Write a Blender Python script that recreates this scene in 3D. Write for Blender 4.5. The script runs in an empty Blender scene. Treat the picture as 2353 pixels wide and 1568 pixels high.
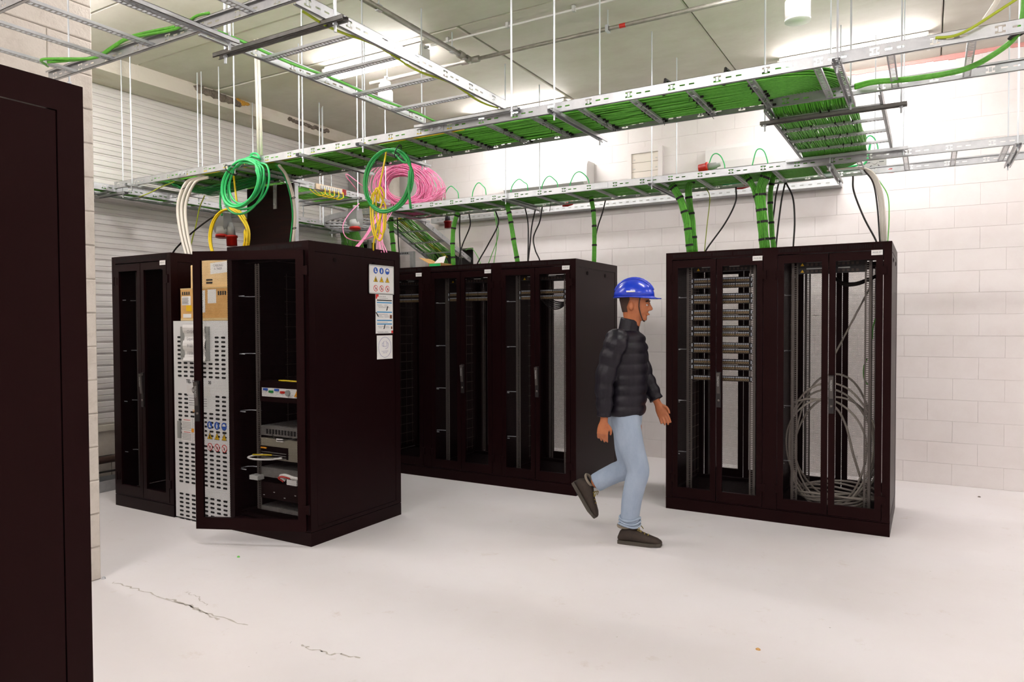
import bpy, math, random
import numpy as np
from mathutils import Vector, Matrix

random.seed(7)
rng = np.random.RandomState(11)
SC = bpy.context.scene
COL = SC.collection
PI = math.pi

# ------------------------------------------------------------------ camera
CAM = np.array([0.0, 0.0, 1.5234])
YAW, PIT, ROL, FPX = -0.5307, -0.0236, -0.0038, 1630.13
_F = np.array([math.sin(YAW)*math.cos(PIT), math.cos(YAW)*math.cos(PIT), math.sin(PIT)])
_R = np.array([math.cos(YAW), -math.sin(YAW), 0.0])
_U = np.cross(_R, _F)
_R, _U = math.cos(ROL)*_R + math.sin(ROL)*_U, -math.sin(ROL)*_R + math.cos(ROL)*_U
cd = bpy.data.cameras.new('camera')
cam = bpy.data.objects.new('camera', cd)
COL.objects.link(cam)
cd.sensor_fit = 'HORIZONTAL'
cd.sensor_width = 36.0
cd.lens = FPX/2353*36
cd.clip_start = 0.05
cam.matrix_world = Matrix(((_R[0], _U[0], -_F[0], CAM[0]), (_R[1], _U[1], -_F[1], CAM[1]),
                           (_R[2], _U[2], -_F[2], CAM[2]), (0, 0, 0, 1)))
SC.camera = cam

# ------------------------------------------------------------------ world, exposure
w = bpy.data.worlds.new('world')
SC.world = w
w.use_nodes = True
w.node_tree.nodes['Background'].inputs[0].default_value = (0.9, 0.95, 1.0, 1)
w.node_tree.nodes['Background'].inputs[1].default_value = 0.15
vs = SC.view_settings
vs.view_transform = 'Standard'
vs.look = 'None'
vs.exposure = 0.0
vs.gamma = 1.0
vs.use_curve_mapping = False
LAMP_POWER = 44.0          # emission of the ceiling battens
SC.cycles.max_bounces = 5
SC.cycles.diffuse_bounces = 3
SC.cycles.glossy_bounces = 2
SC.cycles.transmission_bounces = 0
SC.cycles.volume_bounces = 0
SC.cycles.use_adaptive_sampling = True
SC.cycles.adaptive_threshold = 0.12
SC.cycles.adaptive_min_samples = 16
SC.cycles.use_light_tree = False
SC.cycles.transparent_max_bounces = 8
SC.cycles.sample_clamp_indirect = 6.0
SC.cycles.caustics_reflective = False
SC.cycles.caustics_refractive = False

ZC = 4.0      # ceiling
YB = 7.78     # back wall
XL = -6.95    # left wall
XP = -4.28    # near block wall
FRONT_A, FRONT_B, RD, RH = 3.468, 5.667, 0.962, 2.10


def P(px, py, x=None, y=None, z=None):
    """point of the place seen at a photo pixel, on a known plane of the room"""
    d = _F + _R*((px-1176.5)/FPX) + _U*((784-py)/FPX)
    if x is not None: t = (x-CAM[0])/d[0]
    elif y is not None: t = (y-CAM[1])/d[1]
    else: t = (z-CAM[2])/d[2]
    return tuple(CAM + d*t)


def in_view(p, m=40):
    d = np.array(p) - CAM
    zz = d @ _F
    if zz < 0.2: return False
    u, v = 1176.5+FPX*(d@_R)/zz, 784-FPX*(d@_U)/zz
    return -m < u < 2353+m and -m < v < 1568+m


# ------------------------------------------------------------------ materials
def lin(h):
    h = h.lstrip('#')
    o = []
    for i in (0, 2, 4):
        c = int(h[i:i+2], 16)/255
        o.append(c/12.92 if c <= 0.04045 else ((c+0.055)/1.055)**2.4)
    return (*o, 1)


MATS = {}


def mat(name, col, rough=0.6, metal=0.0, spec=0.5, noise=None, bump=None, emit=None, coat=0.0, tint=None):
    """noise: (scale, second colour, low, high, stretch) ; bump: (scale, strength, distance)"""
    if name in MATS: return MATS[name]
    m = bpy.data.materials.new(name)
    m.use_nodes = True
    nt = m.node_tree
    b = nt.nodes['Principled BSDF']
    c = lin(col) if isinstance(col, str) else (*col, 1)
    b.inputs['Base Color'].default_value = c
    b.inputs['Roughness'].default_value = rough
    b.inputs['Metallic'].default_value = metal
    b.inputs['Specular IOR Level'].default_value = spec
    if tint: b.inputs['Specular Tint'].default_value = (*tint, 1)
    if coat: b.inputs['Coat Weight'].default_value = coat
    if emit:
        b.inputs['Emission Color'].default_value = lin(emit[0])
        b.inputs['Emission Strength'].default_value = emit[1]
    tc = None
    if noise or bump:
        tc = nt.nodes.new('ShaderNodeNewGeometry')
    if noise:
        sc_, c2, lo, hi, st = noise
        mp = nt.nodes.new('ShaderNodeMapping')
        mp.inputs['Scale'].default_value = st
        nt.links.new(tc.outputs['Position'], mp.inputs[0])
        n = nt.nodes.new('ShaderNodeTexNoise')
        n.inputs['Scale'].default_value = sc_
        n.inputs['Detail'].default_value = 8
        n.inputs['Roughness'].default_value = 0.65
        nt.links.new(mp.outputs[0], n.inputs['Vector'])
        r = nt.nodes.new('ShaderNodeValToRGB')
        r.color_ramp.elements[0].position = lo
        r.color_ramp.elements[1].position = hi
        r.color_ramp.elements[0].color = c
        r.color_ramp.elements[1].color = lin(c2)
        nt.links.new(n.outputs['Fac'], r.inputs[0])
        nt.links.new(r.outputs[0], b.inputs['Base Color'])
    if bump:
        n2 = nt.nodes.new('ShaderNodeTexNoise')
        n2.inputs['Scale'].default_value = bump[0]
        n2.inputs['Detail'].default_value = 6
        nt.links.new(tc.outputs['Position'], n2.inputs['Vector'])
        bp = nt.nodes.new('ShaderNodeBump')
        bp.inputs['Strength'].default_value = bump[1]
        bp.inputs['Distance'].default_value = bump[2]
        nt.links.new(n2.outputs['Fac'], bp.inputs['Height'])
        nt.links.new(bp.outputs[0], b.inputs['Normal'])
    MATS[name] = m
    return m


ONE = (1, 1, 1)
M_WALL = mat('painted_block', '#f5efec', 0.75, noise=(3.0, '#efe7e3', .42, .75, ONE), bump=(55, .2, .003))
M_WALL2 = mat('grey_block', '#d9d1c6', 0.85, noise=(9.0, '#c6bdb1', .45, .78, ONE), bump=(70, .6, .006))
M_PANEL = mat('white_cladding', '#f1edea', 0.35, noise=(2.0, '#e8e2dd', .45, .8, ONE))
M_BEAM = mat('beam_concrete', '#e2dacd', 0.85, noise=(4.0, '#c6b8a2', .5, .78, (1, .4, 1)), bump=(30, .4, .01))
M_BROKEN = mat('broken_concrete', '#8b8074', 0.95, noise=(14, '#5a5048', .4, .7, ONE), bump=(40, 1.0, .02))
M_FOAM = mat('expanding_foam', '#cf9a3c', 0.9, bump=(60, 1.0, .01))
M_PINK = mat('pink_fire_seal', '#eaa9a2', 0.9, bump=(60, .6, .006))
M_DARKGAP = mat('joint_grey', '#7d7467', 0.9)
M_STEEL = mat('galvanised_steel', '#c6c8c9', 0.42, 0.7, noise=(12, '#b4b7b9', .4, .7, ONE))
M_STEEL2 = mat('zinc_rod', '#d5dade', 0.35, 0.6)
M_STEELD = mat('dull_steel', '#8e8d8a', 0.5, 0.6, noise=(10, '#77736f', .4, .7, ONE))
M_RACK = mat('rack_black', (0.0060, 0.0010, 0.0016), 0.40, spec=0.14, tint=(1, .58, .54), noise=(5, '#190a0b', .55, .95, ONE), bump=(900, .08, .0006))
M_RACKIN = mat('rack_inner_black', (0.0042, 0.0008, 0.0012), 0.6, spec=0.08)
M_RAIL = mat('rail_zinc', '#6f6863', 0.45, 0.5)
M_BLACK = mat('black_plastic', (0.008, 0.005, 0.005), 0.5)
M_SLOT = mat('slot_black', (0.002, 0.0015, 0.0015), 0.9)
M_WHITE = mat('white_plastic', '#f4f2ef', 0.4)
M_PAPER = mat('paper', '#f3f1ee', 0.8)
M_GREYP = mat('grey_plastic', '#9a9c98', 0.5)
M_GREYL = mat('light_grey_plastic', '#c9cac6', 0.45)
M_RED = mat('red_plastic', '#c8261a', 0.4)
M_REDD = mat('deep_red_plastic', '#8f1512', 0.4)
M_INK = mat('black_ink', '#222122', 0.8)
M_INKG = mat('grey_ink', '#77757a', 0.8)
M_BLUE = mat('sign_blue', '#1f56b8', 0.5)
M_CYAN = mat('print_cyan', '#2a93cc', 0.6)
M_YEL = mat('sign_yellow', '#f2c200', 0.5)
M_ORANGE = mat('print_orange', '#f0a020', 0.6)
M_SRED = mat('sign_red', '#d8342c', 0.5)
M_PURPLE = mat('print_violet', '#5a4fa0', 0.6)
M_GREEN = mat('cable_green', '#66b93c', 0.4, noise=(40, '#4e9c28', .35, .7, (1, 1, 1)))
M_GREEN2 = mat('cable_mint', '#2fb866', 0.35)
M_GREEN3 = mat('cable_deep_green', '#128a3a', 0.35)
M_LIME = mat('cable_light_green', '#74cf5a', 0.4)
M_YELC = mat('cable_yellow', '#e8cb1a', 0.4)
M_YG = mat('cable_yellow_green', '#a9b92a', 0.45)
M_PINKC = mat('cable_pink', '#ee8fb8', 0.45, noise=(30, '#e0639c', .4, .7, ONE))
M_BLK = mat('cable_black', (0.012, 0.009, 0.008), 0.45)
M_WHC = mat('cable_white', '#efe9dc', 0.5)
M_GRC = mat('cable_grey', '#b8afa4', 0.5)
M_TIE = mat('black_tie', (0.006, 0.004, 0.004), 0.7)
M_PLY = mat('brown_plywood', '#1c0b09', 0.6, spec=.15, noise=(3, '#331710', .5, .85, (1, 1, 9)))
M_COPPER = mat('copper', '#b0602c', 0.35, 0.9)
M_CARD = mat('cardboard', '#dcae6e', 0.85, noise=(6, '#cf9c58', .4, .7, ONE))
M_CARD2 = mat('pale_cardboard', '#f0d09c', 0.85, noise=(6, '#e6c088', .4, .7, ONE))
M_TAPE = mat('clear_tape', '#d9bf8c', 0.2)
M_CAB = mat('cabinet_white', '#f1f1f1', 0.4, 0.0)
M_PIPE = mat('pipe_galvanised', '#a9a59c', 0.45, 0.5, noise=(14, '#8f8b82', .4, .7, ONE))
M_PIPEW = mat('pipe_white', '#e6e3df', 0.45)
M_AC = mat('aircon_white', '#f6f3f0', 0.35)
M_LAMP = mat('lamp_body', '#f1efec', 0.4)
M_GLOW = mat('lamp_diffuser', '#ffffff', 0.5, emit=('#fffafa', LAMP_POWER))
M_CLEAR = mat('frosted_plastic', '#ece8e6', 0.25)
M_PATCH = mat('patch_port', '#a98f66', 0.5)
M_PATCHL = mat('patch_label', '#cfd8e2', 0.5)
M_SKIN = mat('skin', '#b06a42', 0.5, noise=(25, '#a55f3a', .4, .7, ONE))
M_HAIR = mat('dark_hair', '#3a261b', 0.8)
M_JACKET = mat('navy_jacket', '#15101b', 0.42, spec=.3, noise=(14, '#0f0b14', .4, .7, ONE), bump=(60, .25, .006))
M_JEANS = mat('light_jeans', '#a3b1c2', 0.85, noise=(6, '#8b9cb2', .4, .75, (1, 1, .5)), bump=(16, .5, .012))
M_HELMET = mat('helmet_blue', '#1a3cc8', 0.25, coat=.4)
M_SHOE = mat('brown_shoe', '#35291f', 0.7, noise=(30, '#241a14', .4, .7, ONE))
M_SOLE = mat('shoe_sole', '#4a443c', 0.8)


def floor_material():
    m = bpy.data.materials.new('painted_concrete_floor')
    m.use_nodes = True
    nt = m.node_tree
    L = nt.links.new
    b = nt.nodes['Principled BSDF']
    g = nt.nodes.new('ShaderNodeNewGeometry')

    def noise(scale, detail, rough=.6, st=(1, 1, 1)):
        mp = nt.nodes.new('ShaderNodeMapping')
        mp.inputs['Scale'].default_value = st
        L(g.outputs['Position'], mp.inputs[0])
        n = nt.nodes.new('ShaderNodeTexNoise')
        n.inputs['Scale'].default_value = scale
        n.inputs['Detail'].default_value = detail
        n.inputs['Roughness'].default_value = rough
        L(mp.outputs[0], n.inputs['Vector'])
        return n.outputs['Fac']

    def ramp(s, lo, hi):
        r = nt.nodes.new('ShaderNodeMapRange')
        r.inputs['From Min'].default_value = lo
        r.inputs['From Max'].default_value = hi
        L(s, r.inputs['Value'])
        return r.outputs[0]

    def mix(f, a, bcol):
        x = nt.nodes.new('ShaderNodeMix')
        x.data_type = 'RGBA'
        L(f, x.inputs[0])
        if isinstance(a, str): x.inputs[6].default_value = lin(a)
        else: L(a, x.inputs[6])
        x.inputs[7].default_value = lin(bcol)
        return x.outputs[2]

    def mul(a, k):
        x = nt.nodes.new('ShaderNodeMath')
        x.operation = 'MULTIPLY'
        L(a, x.inputs[0])
        if isinstance(k, float): x.inputs[1].default_value = k
        else: L(k, x.inputs[1])
        return x.outputs[0]
    c = mix(ramp(noise(.8, 6), .42, .72), '#f0ecec', '#ebe5e3')
    c = mix(mul(ramp(noise(5, 9, .75), .60, .76), .45), c, '#c9b79f')       # brownish stains
    c = mix(mul(ramp(noise(3.2, 9, .8, (1, 2.2, 1)), .62, .74), .35), c, '#c3beb8')
    c = mix(mul(ramp(noise(26, 4, .6), .735, .76), .8), c, '#8d7f6a')        # specks
    L(c, b.inputs['Base Color'])
    r = nt.nodes.new('ShaderNodeMapRange')
    r.inputs['To Min'].default_value = .38
    r.inputs['To Max'].default_value = .6
    L(noise(2.5, 5), r.inputs['Value'])
    L(r.outputs[0], b.inputs['Roughness'])
    b.inputs['Specular IOR Level'].default_value = .4
    bp = nt.nodes.new('ShaderNodeBump')
    bp.inputs['Strength'].default_value = .25
    bp.inputs['Distance'].default_value = .004
    L(noise(14, 8), bp.inputs['Height'])
    L(bp.outputs[0], b.inputs['Normal'])
    return m


def ceiling_material():
    m = bpy.data.materials.new('bare_concrete_slab')
    m.use_nodes = True
    nt = m.node_tree
    L = nt.links.new
    b = nt.nodes['Principled BSDF']
    g = nt.nodes.new('ShaderNodeNewGeometry')

    def noise(scale, detail, st):
        mp = nt.nodes.new('ShaderNodeMapping')
        mp.inputs['Scale'].default_value = st
        L(g.outputs['Position'], mp.inputs[0])
        n = nt.nodes.new('ShaderNodeTexNoise')
        n.inputs['Scale'].default_value = scale
        n.inputs['Detail'].default_value = detail
        n.inputs['Roughness'].default_value = .7
        L(mp.outputs[0], n.inputs['Vector'])
        return n.outputs['Fac']
    r = nt.nodes.new('ShaderNodeValToRGB')
    e = r.color_ramp.elements
    e[0].position, e[0].color = .3, lin('#e3ded5')
    e[1].position, e[1].color = .75, lin('#cfc8bb')
    L(noise(1.6, 9, (1, 1.6, 1)), r.inputs[0])
    r2 = nt.nodes.new('ShaderNodeMapRange')
    r2.inputs['From Min'].default_value = .66
    r2.inputs['From Max'].default_value = .8
    r2.inputs['To Max'].default_value = .5
    L(noise(7, 8, (1, 1, 1)), r2.inputs['Value'])
    x = nt.nodes.new('ShaderNodeMix')
    x.data_type = 'RGBA'
    L(r2.outputs[0], x.inputs[0])
    L(r.outputs[0], x.inputs[6])
    x.inputs[7].default_value = lin('#b08a58')
    L(x.outputs[2], b.inputs['Base Color'])
    b.inputs['Roughness'].default_value = .75
    bp = nt.nodes.new('ShaderNodeBump')
    bp.inputs['Strength'].default_value = .3
    bp.inputs['Distance'].default_value = .004
    L(noise(30, 6, (1, 1, 1)), bp.inputs['Height'])
    L(bp.outputs[0], b.inputs['Normal'])
    return m


M_FLOOR = floor_material()
M_CEIL = ceiling_material()


# ------------------------------------------------------------------ mesh helpers
def wloc(o):
    v = Vector((0, 0, 0))
    while o is not None:
        v += o.location
        o = o.parent
    return v


def put(me, name, parent=None, loc=None, local=False):
    o = bpy.data.objects.new(name, me)
    COL.objects.link(o)
    if parent is not None:
        o.parent = parent
        o.location = Vector(loc or (0, 0, 0)) - (Vector((0, 0, 0)) if local else wloc(parent))
    elif loc is not None:
        o.location = loc
    return o


def tag(o, label=None, cat=None, group=None, kind=None):
    if label: o['label'] = label
    if cat: o['category'] = cat
    if group: o['group'] = group
    if kind: o['kind'] = kind
    return o


def thing(name, label, cat, loc=(0, 0, 0), group=None):
    o = bpy.data.objects.new(name, None)
    o.empty_display_size = .1
    COL.objects.link(o)
    o.location = loc
    return tag(o, label, cat, group)


def spline(pts, n=8, closed=False):
    p = np.array(pts, float)
    if closed: p = np.vstack([p[-1], p, p[0], p[1]])
    else: p = np.vstack([2*p[0]-p[1], p, 2*p[-1]-p[-2]])
    t = np.linspace(0, 1, n, endpoint=False)[:, None]
    out = []
    for i in range(1, len(p)-2):
        a, b, c, d = p[i-1], p[i], p[i+1], p[i+2]
        out.append(.5*((2*b)+(-a+c)*t+(2*a-5*b+4*c-d)*t*t+(-a+3*b-3*c+d)*t**3))
    out = np.vstack(out)
    if not closed: out = np.vstack([out, p[-2]])
    return out


class MB:
    def __init__(s):
        s.v, s.f, s.m = [], [], []
        s.T = None

    def add(s, vs, fs, mi=0):
        o = len(s.v)
        if s.T is not None: vs = [s.T(*p) for p in vs]
        s.v += [tuple(p) for p in vs]
        s.f += [tuple(i+o for i in f) for f in fs]
        s.m += [mi]*len(fs)
        return s

    def box(s, x0, x1, y0, y1, z0, z1, mi=0):
        vs = [(x0, y0, z0), (x1, y0, z0), (x1, y1, z0), (x0, y1, z0), (x0, y0, z1), (x1, y0, z1), (x1, y1, z1), (x0, y1, z1)]
        fs = [(0, 3, 2, 1), (4, 5, 6, 7), (0, 1, 5, 4), (1, 2, 6, 5), (2, 3, 7, 6), (3, 0, 4, 7)]
        return s.add(vs, fs, mi)

    def tube(s, pts, r, n=6, mi=0, closed=False, caps=True):
        p = np.array(pts, float)
        k = len(p)
        if closed: t = np.roll(p, -1, 0)-np.roll(p, 1, 0)
        else: t = np.gradient(p, axis=0)
        t /= (np.linalg.norm(t, axis=1)[:, None]+1e-12)
        a = np.array([0, 0, 1.]) if abs(t[0][2]) < .9 else np.array([1., 0, 0])
        u = np.cross(t[0], a)
        u /= np.linalg.norm(u)
        rr = np.broadcast_to(np.asarray(r, float), (k,))
        ang = np.arange(n)*2*PI/n
        vs = np.empty((k, n, 3))
        for i in range(k):
            u = u-t[i]*(u@t[i])
            u /= (np.linalg.norm(u)+1e-12)
            b = np.cross(t[i], u)
            vs[i] = p[i]+rr[i]*(np.cos(ang)[:, None]*u+np.sin(ang)[:, None]*b)
        fs = []
        for i in range(k if closed else k-1):
            j = (i+1) % k
            for q in range(n):
                q2 = (q+1) % n
                fs.append((i*n+q, i*n+q2, j*n+q2, j*n+q))
        if caps and not closed:
            fs.append(tuple(range(n-1, -1, -1)))
            fs.append(tuple((k-1)*n+q for q in range(n)))
        return s.add(vs.reshape(-1, 3).tolist(), fs, mi)

    def cyl(s, p0, p1, r0, r1=None, n=16, mi=0):
        return s.tube([p0, p1], [r0, r0 if r1 is None else r1], n, mi)

    def rings(s, rs, mi=0, caps=True):
        """loft through rings (lists of equal point counts)"""
        n = len(rs[0])
        vs = [p for r in rs for p in r]
        fs = []
        for i in range(len(rs)-1):
            for q in range(n):
                q2 = (q+1) % n
                fs.append((i*n+q, i*n+q2, (i+1)*n+q2, (i+1)*n+q))
        if caps:
            fs.append(tuple(range(n-1, -1, -1)))
            fs.append(tuple((len(rs)-1)*n+q for q in range(n)))
        return s.add(vs, fs, mi)

    def prism(s, pts, off, mi=0):
        """flat outline pts (3d) thickened by the vector off"""
        n = len(pts)
        off = np.array(off, float)
        vs = [tuple(p) for p in pts]+[tuple(np.array(p)+off) for p in pts]
        fs = [tuple(range(n)), tuple(range(2*n-1, n-1, -1))]
        for q in range(n):
            q2 = (q+1) % n
            fs.append((q2, q, q+n, q2+n))
        return s.add(vs, fs, mi)

    def mesh(s, name, mats, smooth=False):
        me = bpy.data.meshes.new(name)
        me.from_pydata(s.v, [], s.f)
        for m in (mats if isinstance(mats, (list, tuple)) else [mats]): me.materials.append(m)
        if any(s.m): me.polygons.foreach_set('material_index', np.array(s.m, 'i'))
        if smooth: me.polygons.foreach_set('use_smooth', np.ones(len(s.f), bool))
        me.update()
        return me

    def build(s, name, mats, parent=None, smooth=False, local=False, loc=None):
        return put(s.mesh(name, mats, smooth), name, parent, loc, local)


CACHE = {}


def shared(key, fn):
    if key not in CACHE: CACHE[key] = fn()
    return CACHE[key]


def B(x0, x1, y0, y1, z0, z1):
    return MB().box(x0, x1, y0, y1, z0, z1)


def text(body, size, loc, rot, m, parent, name='lettering', align='LEFT', sx=1.0):
    cu = bpy.data.curves.new('t', 'FONT')
    cu.body = body
    cu.size = size
    cu.align_x = align
    cu.align_y = 'CENTER'
    cu.resolution_u = 2
    if m is M_INK: cu.offset = size*.022
    o = bpy.data.objects.new('t', cu)
    COL.objects.link(o)
    dg = bpy.context.evaluated_depsgraph_get()
    me = bpy.data.meshes.new_from_object(o.evaluated_get(dg))
    bpy.data.objects.remove(o)
    bpy.data.curves.remove(cu)
    me.materials.clear()
    me.materials.append(m)
    me.transform(Matrix.Diagonal((sx, 1, 1, 1)))
    if rot == 'front': R_ = Matrix(((1, 0, 0), (0, 0, -1), (0, 1, 0)))      # readable from -y
    elif rot == 'side': R_ = Matrix(((0, 0, 1), (1, 0, 0), (0, 1, 0)))      # readable from +x
    elif rot == 'up': R_ = Matrix(((0, -1, 0), (0, 0, -1), (1, 0, 0)))      # front, reading upwards
    me.transform(R_.to_4x4())
    me.name = name
    return put(me, name, parent, loc, local=True)

# ================================================================== THE SETTING
def struct(o):
    o['kind'] = 'structure'
    return o


floor = struct(B(-7.2, 4.7, -7.2, 8.0, -.12, 0).build('floor', M_FLOOR))


# cracks in the floor screed: thin irregular grooves filled dark
def crack(pts, wd):
    b = MB()
    p = spline(pts, 10)
    p[:, :2] += rng.normal(0, .008, (len(p), 2))
    for i in range(len(p)-1):
        d = p[i+1]-p[i]
        n = np.array([-d[1], d[0], 0])/(np.linalg.norm(d)+1e-9)
        w0, w1 = wd*rng.uniform(.15, 1), wd*rng.uniform(.15, 1)
        a, c = p[i], p[i+1]
        b.add([a-n*w0, a+n*w0, c+n*w1, c-n*w1], [(0, 1, 2, 3)])
    o = b.build('floor_crack', mat('crack_grey', '#c4bdb4', .95), floor)
    o.location.z = .0008
    return o


crack([P(260, 1337, z=0), P(330, 1360, z=0), P(450, 1400, z=0), P(570, 1440, z=0)], .006)
crack([P(380, 1376, z=0), P(440, 1395, z=0), P(500, 1425, z=0)], .010)
crack([P(690, 1485, z=0), P(750, 1500, z=0), P(830, 1512, z=0)], .007)
crack([P(430, 1360, z=0), P(455, 1375, z=0), P(475, 1392, z=0)], .003)

# ceiling: backing + concrete slabs
ceil = struct(B(-7.2, 4.7, -7.2, 8.0, ZC+.05, ZC+.15).build('ceiling', M_DARKGAP))
slabs = []
for y0, y1 in ((-7.2, -4.5), (-4.5, -2.7), (-2.7, -1.05), (-1.05, .66), (.66, 1.51), (1.51, 2.37), (2.37, 3.22), (3.22, 4.08), (4.08, 4.93)):
    slabs.append((-7.2, 4.7, y0, y1))
for x0, x1 in ((-7.2, -5.2), (-5.2, -3.41), (-3.41, -1.65), (-1.65, .08), (.08, 4.7)):
    slabs.append((x0, x1, 4.93, 8.0))
for k, (x0, x1, y0, y1) in enumerate(slabs):
    g = .007 if k < 9 else (.010 if -3.41 in (x0, x1) else .004)
    g2 = .006
    dz = .004*((k*7) % 3)
    b = MB()
    b.add([(x0+g, y0+g2, ZC+dz+.008), (x1-g, y0+g2, ZC+dz+.008), (x1-g, y1-g2, ZC+dz+.008), (x0+g, y1-g2, ZC+dz+.008),
           (x0+g+.008, y0+g2+.008, ZC+dz), (x1-g-.008, y0+g2+.008, ZC+dz), (x1-g-.008, y1-g2-.008, ZC+dz), (x0+g+.008, y1-g2-.008, ZC+dz),
           (x0+g, y0+g2, ZC+.05), (x1-g, y0+g2, ZC+.05), (x1-g, y1-g2, ZC+.05), (x0+g, y1-g2, ZC+.05)],
          [(4, 7, 6, 5), (0, 4, 5, 1), (1, 5, 6, 2), (2, 6, 7, 3), (3, 7, 4, 0), (0, 1, 9, 8), (1, 2, 10, 9), (2, 3, 11, 10), (3, 0, 8, 11)])
    b.build('slab', M_CEIL, ceil)


# ---- back wall of painted concrete blocks, with an opening for the sloping ladder
HX0, HX1, HZ0, HZ1 = -5.93, -5.15, 2.3, 2.53
b = MB()
for (x0, x1, z0, z1) in ((-7.2, HX0, 0, 4.05), (HX1, 4.7, 0, 4.05), (HX0, HX1, 0, HZ0), (HX0, HX1, HZ1, 4.05)):
    b.box(x0, x1, YB, YB+.2, z0, z1)
wall_back = struct(b.build('wall_back', mat('block_joint', '#ece5e1', .9)))
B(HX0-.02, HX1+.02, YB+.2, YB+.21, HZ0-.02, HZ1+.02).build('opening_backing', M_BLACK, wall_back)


def block_mesh(L, H, T, nm, m, axis):
    c, g = (.002, .001) if axis == 'y' else (.005, .003)
    vs = []
    for (d, i) in ((0, g), (T*.5, g), (T, g+c)):
        for (a, z) in ((i, i), (L-i, i), (L-i, H-i), (i, H-i)):
            vs.append((a, -d, z) if axis == 'y' else (d, a, z))
    fs = [(8, 9, 10, 11)]
    for r in (0, 1):
        for q in range(4):
            fs.append((r*4+q, r*4+(q+1) % 4, r*4+4+(q+1) % 4, r*4+4+q))
    if axis == 'x': fs = [tuple(reversed(f)) for f in fs]
    b = MB()
    b.add(vs, fs)
    return b.mesh(nm, m)


BW, BH, BT = .4, .2, .002
bm = block_mesh(BW, BH, BT, 'concrete_block', M_WALL, 'y')
bmh = block_mesh(BW/2, BH, BT, 'half_block', M_WALL, 'y')
cand = []
for r in range(20):
    z = r*BH
    x = -7.0 - (BW/2 if r % 2 else 0)
    while x < 4.4:
        if not (x+BW > HX0 and x < HX1 and z+BH > HZ0 and z < HZ1):
            cand.append((x, z))
        x += BW
vis, rest = [], []
for (x, z) in cand:
    c = (x+.2, YB, z+.1)
    ok = in_view(c, 0) and (z > 2.05 or x > -3.4) and x > -6.9 and not (z < 2 and x < -1.9 and x > -2.45)
    (vis if ok else rest).append((x, z))
vis.sort(key=lambda q: (q[0]+.2)**2+(q[1]-1.5)**2)
rest += vis[300:]
for (x, z) in vis[:300]:
    put(bm, 'concrete_block', wall_back, (x, YB-.0005*((int(x*10)+int(z*10)) % 4), z))
b = MB()
for (x, z) in rest:
    for me in (bm,):
        b.add([(v.co.x+x, v.co.y+YB, v.co.z+z) for v in me.vertices], [tuple(p.vertices) for p in me.polygons])
o = b.build('far_blocks', M_WALL, wall_back)
o['kind'] = 'stuff'

# pink fire seal where back wall meets ceiling
b = MB()
xs = np.arange(-2.2, 4.5, .06)
for i in range(len(xs)-1):
    h0 = .035+.008*math.sin(xs[i]*9)+rng.uniform(-.004, .004)
    b.box(xs[i], xs[i+1], YB-.016-rng.uniform(0, .004), YB, ZC-h0, ZC+.01)
struct(b.build('trim_1', M_PINK))

# ---- left wall: horizontal ribbed cladding above a rendered plinth, concrete beam on top
wall_left = struct(B(XL-.2, XL, 2.2, YB, 0, 3.87).build('wall_left', M_PANEL))
prof = [(0, .004), (.012, .004), (.018, .016), (.052, .018), (.058, .012), (.064, .018), (.105, .016), (.112, .004)]


def cladding(z0):
    b = MB()
    ys = (2.2, YB-.01)
    vs = []
    for y in ys:
        for (dz, dx) in prof:
            vs.append((dx, y, dz))
    n = len(prof)
    fs = [(i, i+n, i+n+1, i+1) for i in range(n-1)]
    b.add(vs, fs)
    return b.mesh('panel', M_PANEL)


cm = cladding(0)
for k in range(29):
    put(cm, 'panel', wall_left, (XL, 0, .56+k*.114))
b = MB()
for k in range(14):
    b.box(XL, XL+.035, 2.2+k*.4+.004, 2.2+(k+1)*.4-.004, .26, .50)
    b.box(XL, XL+.035, 2.2+k*.4+.2, 2.2+(k+1)*.4+.19, .0, .252)
o = b.build('plinth_blocks', M_WALL2, wall_left)
B(XL, XL+.05, 2.2, YB, .5, .555).build('ledge', M_BEAM, wall_left)

beam_root = struct(B(XL-.2, -6.52, 2.2, YB, 3.86, ZC+.05).build('trim_2', M_BEAM))


def chunk(name, pts, m, rad):
    b = MB()
    for (y, z, r) in pts:
        n = 7
        rg = []
        for (t, k) in ((-.02, 1.0), (.010, .85), (.022, .35)):
            rg.append([(-6.52+t, y+math.cos(a)*r*k*rng.uniform(.7, 1.25)*1.7, z+math.sin(a)*r*k*rng.uniform(.7, 1.2)) for a in np.arange(n)*2*PI/n])
        b.rings(rg)
    return b.build(name, m, beam_root)


chunk('broken_patch', [(4.75+.09*k, 3.965-.004*k, .05) for k in range(6)], M_BROKEN, .05)
chunk('foam_patch', [(5.22, 3.975, .03), (5.27, 3.965, .035), (5.33, 3.97, .025)], M_FOAM, .04)
chunk('render_loss', [(5.95+.05*k, 3.955-.006*(k % 4), .028) for k in range(13)], M_BROKEN, .03)

# ---- near wall on the left: bare concrete blocks, ends in a corner
wall_near = struct(B(XP-.25, XP-.008, -7.0, 2.4, 0, 4.05).build('wall_near', M_WALL2))
nbm = block_mesh(.5, .2, .008, 'concrete_block', M_WALL2, 'x')
for r in range(20):
    y = 2.4-.5-(.25 if r % 2 else 0)
    if r % 2: put(block_mesh(.25, .2, .008, 'concrete_block', M_WALL2, 'x') if 'nh' not in CACHE else CACHE['nh'], 'concrete_block', wall_near, (XP-.008, 2.15, r*.2)); 
    for k in range(3):
        yy = y-.5*k
        put(nbm, 'concrete_block', wall_near, (XP-.008+.0012*((r+k) % 3), yy, r*.2))
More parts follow.
